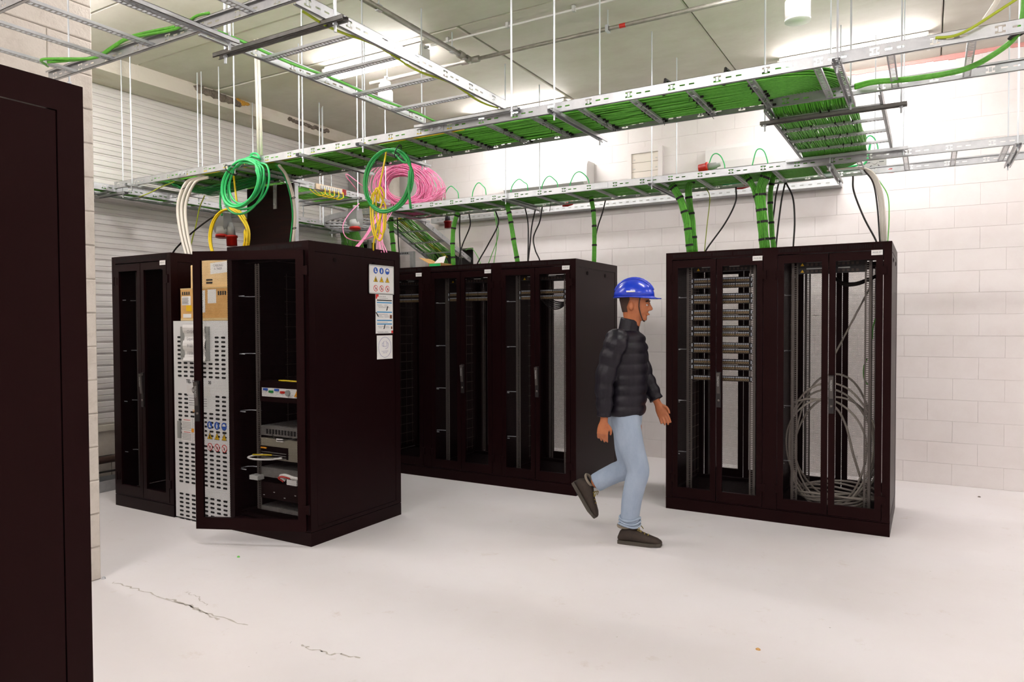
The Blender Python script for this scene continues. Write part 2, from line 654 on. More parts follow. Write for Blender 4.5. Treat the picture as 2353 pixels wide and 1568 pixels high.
# return wall behind the near wall and the rest of the room around the camera
struct(B(XL-.2, XP-.25, 2.0, 2.2, 0, 4.05).build('wall_recess', M_WALL2))
struct(B(4.5, 4.7, -7.0, YB, 0, 4.05).build('wall_right', M_WALL))
struct(B(XP-.25, 4.7, -7.2, -7.0, 0, 4.05).build('wall_front', M_WALL))

# ---- ceiling battens (three visible lamps, then unseen ones added for their light)
def batten(cx, cy, L, label):
    r = thing('ceiling_lamp', label, 'lamp', (cx, cy, 3.99), 'ceiling battens')
    b = MB()
    b.prism([(cx-L/2, cy-.045, 3.99), (cx-L/2, cy-.060, 3.946), (cx-L/2, cy+.060, 3.946), (cx-L/2, cy+.045, 3.99)], (L, 0, 0))
    b.build('lamp_body', M_LAMP, r)
    d = MB()
    n = 9
    rg = []
    for x in (cx-L/2+.012, cx+L/2-.012):
        rg.append([(x, cy+.075, 3.945)]+[(x, cy+.075*math.cos(a), 3.91-.04*math.sin(a)) for a in np.linspace(0, PI, n)]+[(x, cy-.075, 3.945)])
    d.rings(rg)
    d.build('lamp_diffuser', M_GLOW, r, smooth=False)
    for sx in (-1, 1):
        B(cx+sx*L/2-.012, cx+sx*L/2+.012, cy-.072, cy+.072, 3.866, 3.96).build('end_cap', M_LAMP, r)
        MB().cyl((cx+sx*(L/2+.01), cy, 3.955), (cx+sx*(L/2+.05), cy, 3.955), .012, n=10).build('cable_gland', M_GREEN2 if sx < 0 else M_GREYP, r)
    return r


LAMPS = [(-4.42, 5.04, 1.15, 'glowing white batten lamp beside the ceiling pipe tee'),
         (-4.05, 7.06, 1.2, 'glowing batten lamp over the far tray above the middle cabinet row'),
         (-.62, 7.06, 1.2, 'glowing batten lamp near the pink seal at top right')]
for a in LAMPS: batten(*a)
for k, (x, y) in enumerate(((-.62, 4.9), (-4.3, 2.95), (-1.5, 1.75), (1.5, .9), (-3.1, -.2), (2.4, 4.9), (2.4, 7.06), (-5.75, 2.75), (-2.9, -1.4), (1.2, -1.4), (-2.9, -3.6), (1.2, -3.6), (-.8, -2.5))):  # unseen lamps, several added to brighten the left wall and cabinet fronts
    batten(x, y, 1.2, 'unseen batten lamp added on the ceiling to light the room')

# surface conduit feeding the lamps
r = thing('conduit', 'thin white conduit clipped along the ceiling to the batten lamp', 'conduit', (-1.5, 5.06, 3.97))
MB().tube([(-3.78, 5.06, 3.97), (.0, 5.06, 3.97)], .009, 6).build('tube', M_PIPEW, r)
for x in (-3.6, -3.0, -2.4, -1.8):
    MB().box(x-.012, x+.012, 5.045, 5.075, 3.955, 4.0).build('clip', M_GREYL, r)

# ---- extinguishing pipework
r = thing('gas_pipe', 'galvanised ceiling pipe with a tee, running along the slabs', 'pipe', (-3.5, 5.24, 3.85))
MB().tube([(-3.5, 2.5, 3.85), (-3.5, 5.24, 3.85)], .022, 10).build('pipe_run', M_PIPE, r, True)
MB().tube([(-4.66, 5.26, 3.85), (.6, 5.26, 3.85)], .017, 10).build('pipe_branch', M_PIPE, r, True)
b = MB()
b.cyl((-3.5, 5.08, 3.85), (-3.5, 5.15, 3.85), .032, n=12)
b.cyl((-3.59, 5.26, 3.85), (-3.41, 5.26, 3.85), .028, n=12)
b.cyl((-3.5, 5.19, 3.85), (-3.5, 5.26, 3.85), .03, n=12)
b.build('tee_fitting', M_PIPE, r, True)
for (x, y) in ((-3.5, 4.05), (-3.5, 4.98), (-2.2, 5.26), (-.9, 5.26), (-4.45, 5.26)):
    b = MB()
    b.tube([(x, y, 3.875), (x, y, 4.0)], .005, 6)
    for zz in (3.872, 3.828): b.box(x-.012, x+.012, y-.026, y+.026, zz-.004, zz+.004)
    b.box(x-.012, x+.012, y-.028, y-.022, 3.83, 3.872)
    b.box(x-.012, x+.012, y+.022, y+.028, 3.83, 3.872)
    b.build('pipe_clamp', M_STEEL2, r)
MB().tube([(-2.10, 5.26, 3.85), (-2.05, 5.26, 3.85)], .0178, 10).build('red_mark', M_RED, r)


def nozzle(x, y, ztop, zbot, rad, label):
    r = thing('gas_nozzle', label, 'nozzle', (x, y, ztop), 'discharge nozzles')
    b = MB()
    b.cyl((x, y, 3.84), (x, y, ztop), .02, n=12)
    b.cyl((x, y, ztop+.03), (x, y, ztop-.01), .05, .05, n=20)
    b.build('pipe_drop', M_PIPEW, r, True)
    c = MB()
    c.cyl((x, y, ztop), (x, y, ztop-.07), rad*1.0, n=24)
    c.build('perforated_head', M_GREYL, r, True)
    d = MB()
    for k in range(14):
        a = k*2*PI/14
        for zz in (ztop-.022, ztop-.045):
            d.cyl((x+math.cos(a)*rad*.98, y+math.sin(a)*rad*.98, zz), (x+math.cos(a)*rad*1.02, y+math.sin(a)*rad*1.02, zz), .006, n=6)
    d.build('holes', M_INKG, r)['kind'] = 'stuff'
    e = MB()
    e.cyl((x, y, ztop-.06), (x, y, zbot), rad*1.12, n=28)
    e.build('sleeve', M_CLEAR, r, True)
    MB().cyl((x, y, zbot), (x, y, zbot-.012), rad*1.15, n=28).build('bottom_ring', M_WHITE, r, True)


nx, ny, _ = P(886, 225, y=5.26)
nozzle(nx, 5.26, 3.80, 3.60, .062, 'white perforated discharge nozzle under the ceiling pipe, left of the ladder crossing')
nx2, ny2, nz2 = P(1833, 45, y=5.3)
nozzle(nx2, 5.3, 3.82, nz2, .075, 'white cylinder nozzle hanging from the ceiling at top right')

# ================================================================== RACK CABINETS
def perf_sheet(W, H, pitch, ratio, name, m):
    """perforated steel sheet with hexagonal holes, in the xz plane, really punched"""
    dx, dz = pitch, pitch*math.sqrt(3)/2
    nx, nz = int(W/dx), int(H/dz)
    ro = pitch/math.sqrt(3)
    ang = np.radians(np.arange(6)*60+30)
    O = np.stack([np.cos(ang), np.zeros(6), np.sin(ang)], 1)
    I, J = np.meshgrid(np.arange(nx), np.arange(nz))
    cx = (I+.5*(J % 2)).ravel()*dx-(nx-.5)*dx/2
    cz = J.ravel()*dz-(nz-1)*dz/2
    cen = np.stack([cx, np.zeros_like(cx), cz], 1)
    k = len(cen)
    vs = np.concatenate([cen[:, None, :]+O[None]*ro, cen[:, None, :]+O[None]*ro*ratio], 1).reshape(-1, 3)
    base = (np.arange(k)*12)[:, None]
    q = np.array([[i, (i+1) % 6, 6+(i+1) % 6, 6+i] for i in range(6)])
    fs = (base[:, :, None]+q[None]).reshape(-1, 4)
    me = bpy.data.meshes.new(name)
    me.vertices.add(len(vs))
    me.vertices.foreach_set('co', vs.ravel())
    me.loops.add(fs.size)
    me.loops.foreach_set('vertex_index', fs.ravel().astype('i'))
    me.polygons.add(len(fs))
    me.polygons.foreach_set('loop_start', np.arange(0, fs.size, 4, dtype='i'))
    me.polygons.foreach_set('loop_total', np.full(len(fs), 4, 'i'))
    me.materials.append(m)
    me.update(calc_edges=True)
    return me


Z0D, Z1D = .107, 2.035      # door bottom / top
DH = Z1D-Z0D


def leaf(parent, hinge, wd, side, handle, sheet_key, loc=None, rotz=0., st=.045, name='door', front=True, top=.06):
    """door leaf; local x runs from the hinge (0) to the free edge (wd*side)"""
    def mk():
        b = MB()
        x0, x1 = (0, wd) if side > 0 else (-wd, 0)
        t = .022
        z1 = DH
        b.box(x0+.0015, x0+st, -t, 0, 0, z1)
        b.box(x1-st, x1-.0015, -t, 0, 0, z1)
        b.box(x0+st, x1-st, -t, 0, 0, top+.02)
        b.box(x0+st, x1-st, -t, 0, z1-top, z1)
        return b.mesh(name, M_RACK)
    d = put(shared(('leaf', round(wd, 3), side, st), mk), name, parent, hinge, local=True)
    d.rotation_euler.z = rotz
    W, H = wd-2*st, DH-2*top-.02
    sh = shared(('perf', round(W, 3)), lambda: perf_sheet(W+.01, H+.01, .0092, .86 if W > .5 else .90, 'perforated_sheet', M_RACKIN))
    put(sh, 'perforated_sheet', d, (side*wd/2, -.008, top+.02+H/2), local=True)
    if front:
        for zz in (.12, DH-.17):
            hb = shared(('hinge', side), lambda: MB().box(-.02, .022, -.0255, .0, 0, .06).box(-.024, -.014, -.028, -.004, -.004, .064).mesh('hinge', M_RACK) if side > 0
                        else MB().box(-.022, .02, -.0255, .0, 0, .06).box(.014, .024, -.028, -.004, -.004, .064).mesh('hinge', M_RACK))
            put(hb, 'hinge', d, (0, -.0, zz), local=True)
    if handle:
        def mkh():
            b = MB()
            b.box(-.017, .017, -.014, 0, -.14, .14)
            return b.mesh('handle_plate', M_BLACK)

        def mkl():
            b = MB()
            b.rings([[(-.013, -.014, .118), (.013, -.014, .118), (.013, -.014, .128), (-.013, -.014, .128)],
                     [(-.015, -.036, .112), (.015, -.036, .112), (.015, -.036, .134), (-.015, -.036, .134)]])
            b.rings([[(-.012, -.016, -.03), (.012, -.016, -.03), (.012, -.024, -.03), (-.012, -.024, -.03)],
                     [(-.015, -.026, .12), (.015, -.026, .12), (.015, -.036, .134), (-.015, -.036, .134)]])
            return b.mesh('handle', mat('handle_grey', '#4c4643', .35))
        hx = side*(wd-st/2)
        hz = 1.16-Z0D-.16
        h = put(shared('hplate', mkh), 'handle_plate', d, (hx, -.022, hz), local=True)
        h2 = put(shared('hlever', mkl), 'handle', d, (hx, -.022, hz), local=True)
        tx = shared('htext', lambda: text('CONTEG', .019, (0, 0, 0), 'up', M_GREYL, d))
        if isinstance(tx, bpy.types.Object):
            CACHE['htext'] = tx.data
            tx.location = (hx+.001, -.0625, hz+.028)
            tx.data.transform(Matrix.Rotation(0, 4, 'X'))
            tx.location.y = -.0575
        else:
            put(tx, 'lettering', d, (hx+.001, -.0575, hz+.028), local=True)
        lk = shared('hlock', lambda: MB().cyl((0, -.013, 0), (0, -.017, 0), .009, n=12).mesh('lock', M_RAIL, True))
        put(lk, 'lock', d, (hx, -.022, hz-.085), local=True)
    return d


def rail_mesh():
    b = MB()
    H = 1.83
    b.box(-.024, -.012, 0, .002, 0, H)
    b.box(.004, .024, 0, .002, 0, H)
    b.box(.022, .024, 0, .045, 0, H)
    n = int(H/.0148)
    for k in range(n):
        z = k*.0148
        b.box(-.012, .004, 0, .002, z, z+.0058)
    return b.mesh('mounting_rail', M_RAIL)


def ring_mesh():
    b = MB()
    p = [(0, 0, 0), (-.09, -.01, 0), (-.12, -.03, 0), (-.12, -.10, 0), (-.09, -.12, 0), (-.03, -.12, 0)]
    b.tube(p, .004, 6)
    return b.mesh('cable_ring', M_STEEL2, True)


def grid_mesh():
    b = MB()
    for y in (.0, .1, .2): b.tube([(0, y, 0), (0, y, 1.75)], .0025, 5)
    for k in range(18): b.tube([(0, -.02, .03+k*.1), (0, .22, .03+k*.1)], .0022, 5)
    return b.mesh('wire_tray', mat('dark_wire', '#6a6058', .4, .6))


def rack(cx, fy, w, label, code, doors='double', group=None, backopen=False, near=False):
    r = thing('rack_cabinet', label, 'cabinet', (cx, fy, 0), group)
    h = w/2
    d = RD

    def L(key, fn, name, m, loc=(0, 0, 0)):
        return put(shared((key, round(w, 3)), lambda: fn().mesh(name, m)), name, r, loc, local=True)
    L('plinth', lambda: MB().box(-h, h, 0, d, 0, .094), 'plinth', M_RACK)

    def fr():
        b = MB()
        for sx in (-1, 1):
            x0, x1 = sorted((sx*h, sx*(h-.052)))
            b.box(x0, x1, 0, .06, .098, RH)
            b.box(x0, x1, d-.06, d, .098, RH)
            x2, x3 = sorted((sx*h, sx*(h-.03)))
            b.box(x2, x3, .06, d-.06, 2.03, RH)
            b.box(x2, x3, .06, d-.06, .098, .125)
        b.box(-h+.052, h-.052, 0, .05, 2.042, RH)
        b.box(-h+.052, h-.052, d-.05, d, 2.042, RH)
        b.box(-h+.052, h-.052, 0, .05, .098, .104)
        b.box(-h+.052, h-.052, d-.05, d, .098, .115)
        return b
    L('frame', fr, 'frame', M_RACK)
    L('roof', lambda: MB().box(-h+.01, h-.01, .02, d-.02, RH-.012, RH-.002), 'roof', M_RACK)
    L('base', lambda: MB().box(-h+.03, h-.03, .05, d-.05, .1, .112), 'base_plate', M_RACKIN)

    def sl():
        b = MB()
        x = -h+.06
        k = 0
        while x < h-.06:
            if k % 14 != 13: b.box(x, x+.0045, -.0008, .004, 2.058, 2.086)
            x += .0115
            k += 1
        return b
    L('slots', sl, 'vent_slots', M_SLOT)['kind'] = 'stuff'
    for sx in (-1, 1):
        sp = put(shared(('side', 0), lambda: MB().box(-.003, .003, .0625, d-.0625, .1275, 2.0275).mesh('side_panel', M_RACK)), 'side_panel', r, (sx*(h-.005), 0, 0), local=True)
        for yy in (.25, .66):
            lm = shared(('slock', sx), lambda: MB().cyl((sx*.003, 0, 0), (sx*.006, 0, 0), .017, n=16).cyl((sx*.006, 0, 0), (sx*.0075, 0, 0), .008, n=10).mesh('lock', M_RACKIN))
            put(lm, 'lock', sp, (0, yy, 1.985), local=True)
    if doors == 'double':
        lw = h-.054
        leaf(r, (-h+.054, .020, Z0D), lw-.0015, 1, False, 1)
        leaf(r, (h-.054, .020, Z0D), lw-.0015, -1, True, 1)
    if not near:
        lw = h-.054
        if not backopen:
            a1 = leaf(r, (-h+.054, d+.022, Z0D), lw-.0015, 1, False, 1, name='back_door', front=False)
            a2 = leaf(r, (h-.054, d+.022, Z0D), lw-.0015, -1, False, 1, name='back_door', front=False)
        for sx in (-1, 1):
            for yy in (.13, .80):
                put(shared(('rail',), rail_mesh), 'mounting_rail', r, (sx*.2525, yy, .15), local=True).scale.x = sx
        for yy in (.12, .8):
            for zz in (.112, 1.99): L('bar', lambda: MB().box(-h+.03, h-.03, 0, .03, 0, .028), 'cross_bar', M_RACKIN, (0, yy, zz))
        for k in range(4):
            put(shared('ring', ring_mesh), 'cable_ring', r, (-.28, .18, .45+k*.43), local=True)
        put(shared('grid', grid_mesh), 'wire_tray', r, (-h+.07, .5, .18), local=True)
    if code:
        pl = put(shared('plate', lambda: MB().box(0, .072, -.0265, -.0232, 0, .036).mesh('label_plate', M_PAPER)), 'label_plate', r, (h-.052-.078, .0195, 2.005), local=True)
        text(code, .017, (.036, -.0272, .018), 'front', M_INKG, pl, align='CENTER')
    return r


WR = .817
XB, XC = -2.6742, -1.8583
GB = 'black rack cabinets'
rA1 = rack(-5.55, FRONT_A, .8, 'black mesh-door rack cabinet at far left, left of the white cabinet', 'M.03.21', group=GB, backopen=True)
rA2 = rack(-4.056, FRONT_A, .838, 'black rack cabinet with its mesh door swung open and signs on its side', None, doors='open', group=GB, backopen=True)
rB1 = rack(XB-2.5*WR, FRONT_B, WR, 'black rack cabinet of the middle row, partly hidden behind the open cabinet', 'M.03.32', group=GB)
rB2 = rack(XB-1.5*WR, FRONT_B, WR, 'black rack cabinet in the centre of the middle row', 'M.03.33', group=GB)
rB3 = rack(XB-.5*WR, FRONT_B, WR, 'black rack cabinet at the right end of the middle row, behind the walking man', 'M.03.34', group=GB)
rC1 = rack(XC+.5*WR, FRONT_B, WR, 'black rack cabinet filled with patch panels, just right of the walking man', 'M.03.36', group=GB)
rC2 = rack(XC+1.5*WR, FRONT_B, WR, 'black rack cabinet at far right with grey cable coiled inside', 'M.03.37', group=GB)
# near rack: its side fills the left edge of the picture
xn = -1.766
rN = rack(xn-.41, .966-RD, .82, 'large black rack cabinet side panel close up at the left edge', None, group=GB, near=True, doors='double')
# rear solid walls of the A row cabinets
for rr, hw in ((rA1, .4), (rA2, .419)):
    put(shared(('backp', hw), lambda: MB().box(-hw+.054, hw-.054, RD-.03, RD-.02, .12, 2.03).mesh('back_panel', M_RACKIN)), 'back_panel', rr, (0, 0, 0), local=True)
# opened single door of cabinet A2, hinged on its right post
hx = .419-.03
wide = leaf(rA2, (hx, -.004, Z0D), .80, -1, True, 2, rotz=math.atan2(.325, .73), st=.058, top=.062)
# gap filler on A1's right side is the white cabinet, see below


# ---- patch panels and power strips mounted in the racks
def patch_mesh():
    b = MB()
    b.box(-.241, .241, 0, .004, 0, .0435, 0)
    for k in range(24):
        x = -.218+k*.0178+(k//6)*.004
        b.box(x, x+.0135, -.004, 0, .006, .0235, 1)
        b.box(x+.003, x+.0105, -.0045, -.0038, .008, .016, 0)
        b.box(x, x+.0145, -.0022, 0, .0285, .0365, 2)
    b.box(-.241, -.232, -.002, 0, .008, .034, 2)
    b.box(.232, .241, -.002, 0, .008, .034, 2)
    b.box(-.225, .225, .004, .10, .008, .03, 0)
    return b


def patch_panel(cx, y, z, label, group):
    r = thing('patch_panel', label, 'patch panel', (cx, y, z), group)
    full = shared('patch', patch_mesh)

    def sub(i):
        b = MB()
        ids = [k for k, q in enumerate(full.m) if q == i]
        used = sorted({v for k in ids for v in full.f[k]})
        mp = {v: n for n, v in enumerate(used)}
        b.add([full.v[v] for v in used], [tuple(mp[v] for v in full.f[k]) for k in ids])
        return b
    for i, (nm, m) in enumerate((('plate', M_BLACK), ('ports', M_PATCH), ('label_strip', M_PATCHL))):
        put(shared(('patchpart', i), lambda: sub(i).mesh(nm, m)), nm, r, local=True)


ORD = ['topmost', 'second from the top', 'third from the top', 'fourth from the top', 'fifth from the top', 'sixth from the top', 'seventh from the top',
       'eighth from the top', 'ninth from the top', 'tenth from the top', 'eleventh from the top', 'twelfth from the top', 'lowest']
c1x = XC+.5*WR
for k, z in enumerate((1.881, 1.838, 1.753, 1.711, 1.624, 1.578, 1.493, 1.447, 1.357, 1.312, 1.224, 1.178, 1.089)):
    patch_panel(c1x+.008, FRONT_B+.125, z-.03, '24-port patch panel, %s in the cabinet right of the man' % ORD[k], 'patch panels right of the man')
for nm, rr, k in (('right', XB-.5*WR, 2), ('centre', XB-1.5*WR, 2), ('left', XB-2.5*WR, 2)):
    for q in range(2):
        patch_panel(rr+.008, FRONT_B+.125, 1.80-.05*q, '24-port patch panel, %s of the pair in the %s cabinet of the middle row' % (('upper', 'lower')[q], nm), 'patch panels in the middle row')


def power_strip(cx, y, z, label):
    r = thing('power_strip', label, 'power strip', (cx, y, z), 'rack power strips')
    put(shared('ps1', lambda: MB().box(-.24, .24, 0, .05, 0, .044).mesh('housing', M_BLACK)), 'housing', r, local=True)

    def so():
        b = MB()
        for k in range(12): b.box(-.17+k*.031, -.17+k*.031+.016, -.003, 0, .008, .026)
        return b.mesh('sockets', mat('socket_brown', '#4b3a34', .5))
    put(shared('ps2', so), 'sockets', r, local=True)
    put(shared('ps3', lambda: MB().box(-.17, -.04, -.002, 0, .032, .041).box(.05, .13, -.002, 0, .032, .041).mesh('label_strip', M_GREYL)), 'label_strip', r, local=True)
    put(shared('ps4', lambda: MB().prism([(-.212, -.002, .008), (-.186, -.002, .008), (-.199, -.002, .03)], (0, .002, 0)).mesh('warning_mark', M_YEL)), 'warning_mark', r, local=True)


power_strip(c1x+.02, FRONT_B+.13, 1.945, 'black socket strip at the top of the cabinet full of patch panels')
c2x = XC+1.5*WR
power_strip(c2x, FRONT_B+.13, 1.95, 'upper black socket strip in the far right cabinet')
power_strip(c2x, FRONT_B+.13, 1.90, 'lower black socket strip in the far right cabinet')
for nm, k in (('right', .5), ('centre', 1.5), ('left', 2.5)):
    power_strip(XB-k*WR+.02, FRONT_B+.13, 1.93, 'black socket strip at the top of the %s cabinet of the middle row' % nm)

# ================================================================== CABLE LADDERS
RHT = .06


def rail_builder(L, flip, T):
    """slotted C-rail of length L along s; t=0 is its web, flanges point to +t (flip=-1: to -t)"""
    b = MB()
    b.T = T
    th = .0018

    def cell(s0, s1, z0, z1):
        t0, t1 = sorted((0, flip*th))
        b.box(s0, s1, t0, t1, z0, z1)
    cell(0, L, 0, .013)
    cell(0, L, .047, RHT)
    per = .25
    s = 0
    while s < L-.001:
        e = min(L, s+per)
        # bow-tie cut-out, two long slots, with solid steel between
        segs = [(0, .045, 1), (.045, .085, 2), (.085, .11, 1), (.11, .14, 0), (.14, .162, 1), (.162, .192, 0), (.192, .25, 1)]
        for (a, c, kd) in segs:
            a, c = s+a, min(s+c, e)
            if c <= a: continue
            if kd == 1: cell(a, c, .013, .047)
            elif kd == 0:
                cell(a, c, .013, .026)
                cell(a, c, .034, .047)
            else:
                cell(a, a+.010, .023, .037)
                cell(c-.010, c, .023, .037)
                cell(a+.013, c-.013, .018, .042)
        s = e
    for z in (0, RHT-.0018):
        t0, t1 = sorted((0, flip*.016))
        b.box(0, L, t0, t1, z, z+.0018)
    t0, t1 = sorted((flip*.0145, flip*.016))
    b.box(0, L, t0, t1, RHT-.008, RHT)
    b.box(0, L, t0, t1, 0, .006)
    return b


def rung_mesh(W):
    """perforated U-profile rung across t (local y), open side up"""
    b = MB()
    h, wd = .014, .036
    b.box(-wd/2, -wd/2+.0016, 0, W, 0, h)
    b.box(wd/2-.0016, wd/2, 0, W, 0, h)
    b.box(-wd/2, -.011, 0, W, 0, .0016)
    b.box(.011, wd/2, 0, W, 0, .0016)
    n = int(W/.022)
    for k in range(n+1):
        y = k*.022
        b.box(-.011, .011, y, min(W, y+.0075), 0, .0016)
    return b.mesh('rung', M_STEEL)


def rod(parent, x, y, z0, z1=ZC, r=.0055):
    me = shared(('rod', round(z1-z0, 2), r), lambda: MB().tube([(0, 0, 0), (0, 0, round(z1-z0, 2))], r, 6).mesh('threaded_rod', M_STEEL2))
    o = put(me, 'threaded_rod', parent, (x, y, z0))
    nm = shared('nut', lambda: MB().cyl((0, 0, 0), (0, 0, .01), .011, n=6).mesh('nut', M_STEEL2))
    put(nm, 'nut', o, (0, 0, .03), local=True)
    return o


def channel(parent, p0, p1, z, m=None):
    """strut channel from p0 to p1 (horizontal), its top at z"""
    p0, p1 = np.array(p0, float), np.array(p1, float)
    L = np.linalg.norm(p1-p0)
    d = (p1-p0)/L

    def mk():
        b = MB()
        b.box(0, L, -.0205, -.0185, 0, .021)
        b.box(0, L, .0185, .0205, 0, .021)
        b.box(0, L, -.0205, -.007, .019, .021)
        b.box(0, L, .007, .0205, .019, .021)
        k = 0
        while k*.03 < L:
            b.box(k*.03, min(L, k*.03+.012), -.007, .007, .019, .021)
            k += 1
        b.box(0, L, -.0205, -.013, 0, .002)
        b.box(0, L, .013, .0205, 0, .002)
        return b.mesh('support_channel', m or M_STEEL)
    me = shared(('chan', round(L, 3), m.name if m else ''), mk)
    o = put(me, 'support_channel', parent, (p0[0], p0[1], z-.021))
    o.rotation_euler.z = math.atan2(d[1], d[0])
    return o


def ladder(label, axis, s0, s1, t0, t1, z, rungs, group='cable ladders', rungdz=.006, cat='cable tray'):
    """axis 'x': s=x,t=y ; axis 'y': s=y,t=x"""
    loc = (s0, t0, z) if axis == 'x' else (t0, s0, z)
    r = thing('cable_ladder', label, cat, loc, group)
    for (t, fl) in ((t0, 1), (t1, -1)):
        if axis == 'x': T = lambda s, q, zz: (s0+s, t+q, z+zz)
        else: T = lambda s, q, zz: (t+q, s0+s, z+zz)
        rail_builder(s1-s0, fl, T).build('side_rail', M_STEEL, r)
    W = t1-t0-.006
    me = shared(('rung', round(W, 3)), lambda: rung_mesh(W))
    for s in rungs:
        if axis == 'x': put(me, 'rung', r, (s, t0+.003, z+rungdz))
        else:
            o = put(me, 'rung', r, (t0+.003, s, z+rungdz))
            o.rotation_euler.z = -PI/2
    return r


# --- upper ladder above the front row, running along the whole picture
Y10, Y11, Z1 = 3.855, 4.44, 2.80
T1 = ladder('long upper cable ladder full of green cables, crossing the whole picture', 'x', -6.55, 1.6, Y10, Y11, Z1, [-2.463+.328*k for k in range(-12, 13)])
for x, in [(P(845, 334, z=Z1)[0],), (P(1276, 255, z=Z1)[0],), (P(1921, 131, z=Z1)[0],), (P(523, 378, z=Z1)[0],), (P(672, 348, z=Z1)[0],), (-6.2,)]:
    channel(T1, (x, Y10-.1, 0), (x, Y11+.14, 0), Z1-.001)
    rod(T1, x, Y10-.045, Z1-.06)
    rod(T1, x, Y11+.05, Z1-.06)
for x in (-5.88, -6.14): rod(T1, x, Y11+.05, Z1-.0)
for k in range(2):      # joint plates
    xx = (-2.9, -5.6)[k]
    o = B(xx, xx+.12, Y10-.004, Y10-.0005, Z1+.01, Z1+.05).build('joint_plate', M_STEEL, T1)
    for q in (.03, .09): MB().cyl((xx+q, Y10-.004, Z1+.03), (xx+q, Y10-.012, Z1+.03), .011, n=10).build('bolt', M_STEEL2, o)

# --- lower ladder above the two back rows
Y20, Y21, Z2 = 5.86, 6.43, 2.72
T2 = ladder('lower cable ladder above the middle and right cabinet rows', 'x', -5.45, 1.6, Y20, Y21, Z2, [-.458+.3033*k for k in range(-16, 7)])
for (px, py) in ((1160, 457), (1495, 420), (1904, 372), (900, 490), (2345, 318)):
    x = P(px, py, z=Z2)[0]
    channel(T2, (x, Y20-.06, 0), (x, Y21+.16, 0), Z2-.001)
    rod(T2, x, Y20-.02, Z2-.05)
    rod(T2, x, Y21+.1, Z2-.05)
xx = P(1335, 428, z=Z2)[0]
o = B(xx, xx+.16, Y20-.004, Y20-.0005, Z2+.008, Z2+.052).build('joint_plate', M_STEEL, T2)

# --- short link ladder with green cables between the two, at right
XK0, XK1, ZK = -.86, -.235, 2.785
TK = ladder('short cross ladder with green cables above the far right cabinet', 'y', Y11+.005, Y20+.03, XK0, XK1, ZK, [4.70, 5.014, 5.332, 5.641])
channel(TK, (XK0-.06, 4.66, 0), (XK1+.12, 4.66, 0), ZK-.001, M_STEELD)
rod(TK, XK0-.035, 4.66, ZK-.06)
rod(TK, XK1+.09, 4.66, ZK-.06)
channel(TK, (XK0-.10, Y20-.03, 0), (XK1+.10, Y20-.03, 0), ZK-.001)
rod(TK, XK1+.07, Y20-.03, ZK-.06)

# --- cross ladder near the camera, running away from it towards the upper ladder
X40, X41, Z4 = -2.93, -2.29, 2.865
T4 = ladder('nearly empty cable ladder running away from the camera at top left', 'y', 2.13, Y10-.02, X40, X41, Z4, [2.51, 2.83, 3.17, 3.52])
yc = P(505, 122, z=Z4)[1]
channel(T4, (X40-.12, yc, 0), (X41+.10, yc, 0), Z4-.001, M_STEELD)
rod(T4, X40-.05, yc, Z4-.06, r=.007)
rod(T4, X41+.04, yc, Z4-.06, r=.007)
channel(T4, (X40-.06, Y10-.03, 0), (X41+.10, Y10-.03, 0), Z4-.001)
rod(T4, X41+.06, Y10-.05, Z4-.06, r=.006)

# --- near ladder at the top left, crossing above the near rack
Y50, Y51, Z5 = 1.53, 2.115, 2.865
rx = sorted({round(P(px, py, z=Z5)[0], 3) for px, py in ((155, 165), (240, 136), (332, 104), (436, 70), (560, 26))})
T5 = ladder('cable ladder close overhead at the top left corner, crossing the near cabinet', 'x', -4.2, .6, Y50, Y51, Z5, rx+[-1.9, -1.55, -1.2])
xq = P(525, 85, z=Z5)[0]
channel(T5, (xq, Y50-.12, 0), (xq, Y51+.14, 0), Z5-.001)
rod(T5, xq, Y51+.1, Z5-.06, r=.007)
rod(T5, -4.05, Y51+.03, Z5-.05, r=.005)

# --- ladder along the left wall
TL = ladder('cable ladder running along the white clad left wall', 'y', 2.45, 7.1, -6.885, -6.565, 2.775, [2.6+.32*k for k in range(14)])
for yy in (3.91, 5.4): 
    channel(TL, (-6.93, yy, 0), (-6.45, yy, 0), 2.774)
    rod(TL, -6.505, yy, 2.72)
rod(TL, P(341, 205, z=ZC)[0], P(341, 205, z=ZC)[1], 2.78)

# --- left link with yellow earth cables
XY0, XY1, ZY = -5.6, -4.95, 2.79
TY = ladder('cross ladder carrying yellow earth cables left of the pink coil', 'y', Y11+.005, Y20+.03, XY0, XY1, ZY, [4.62, 4.93, 5.24, 5.55])
yv = P(728, 474, z=2.75)[1]
channel(TY, (XY0-.08, yv, 0), (XY1+.1, yv, 0), ZY-.001)
for x, y in ((XY0-.05, yv), (XY1+.06, yv), (-5.87, 5.78), (-5.94, 5.9)): rod(TY, x, y, 2.66)

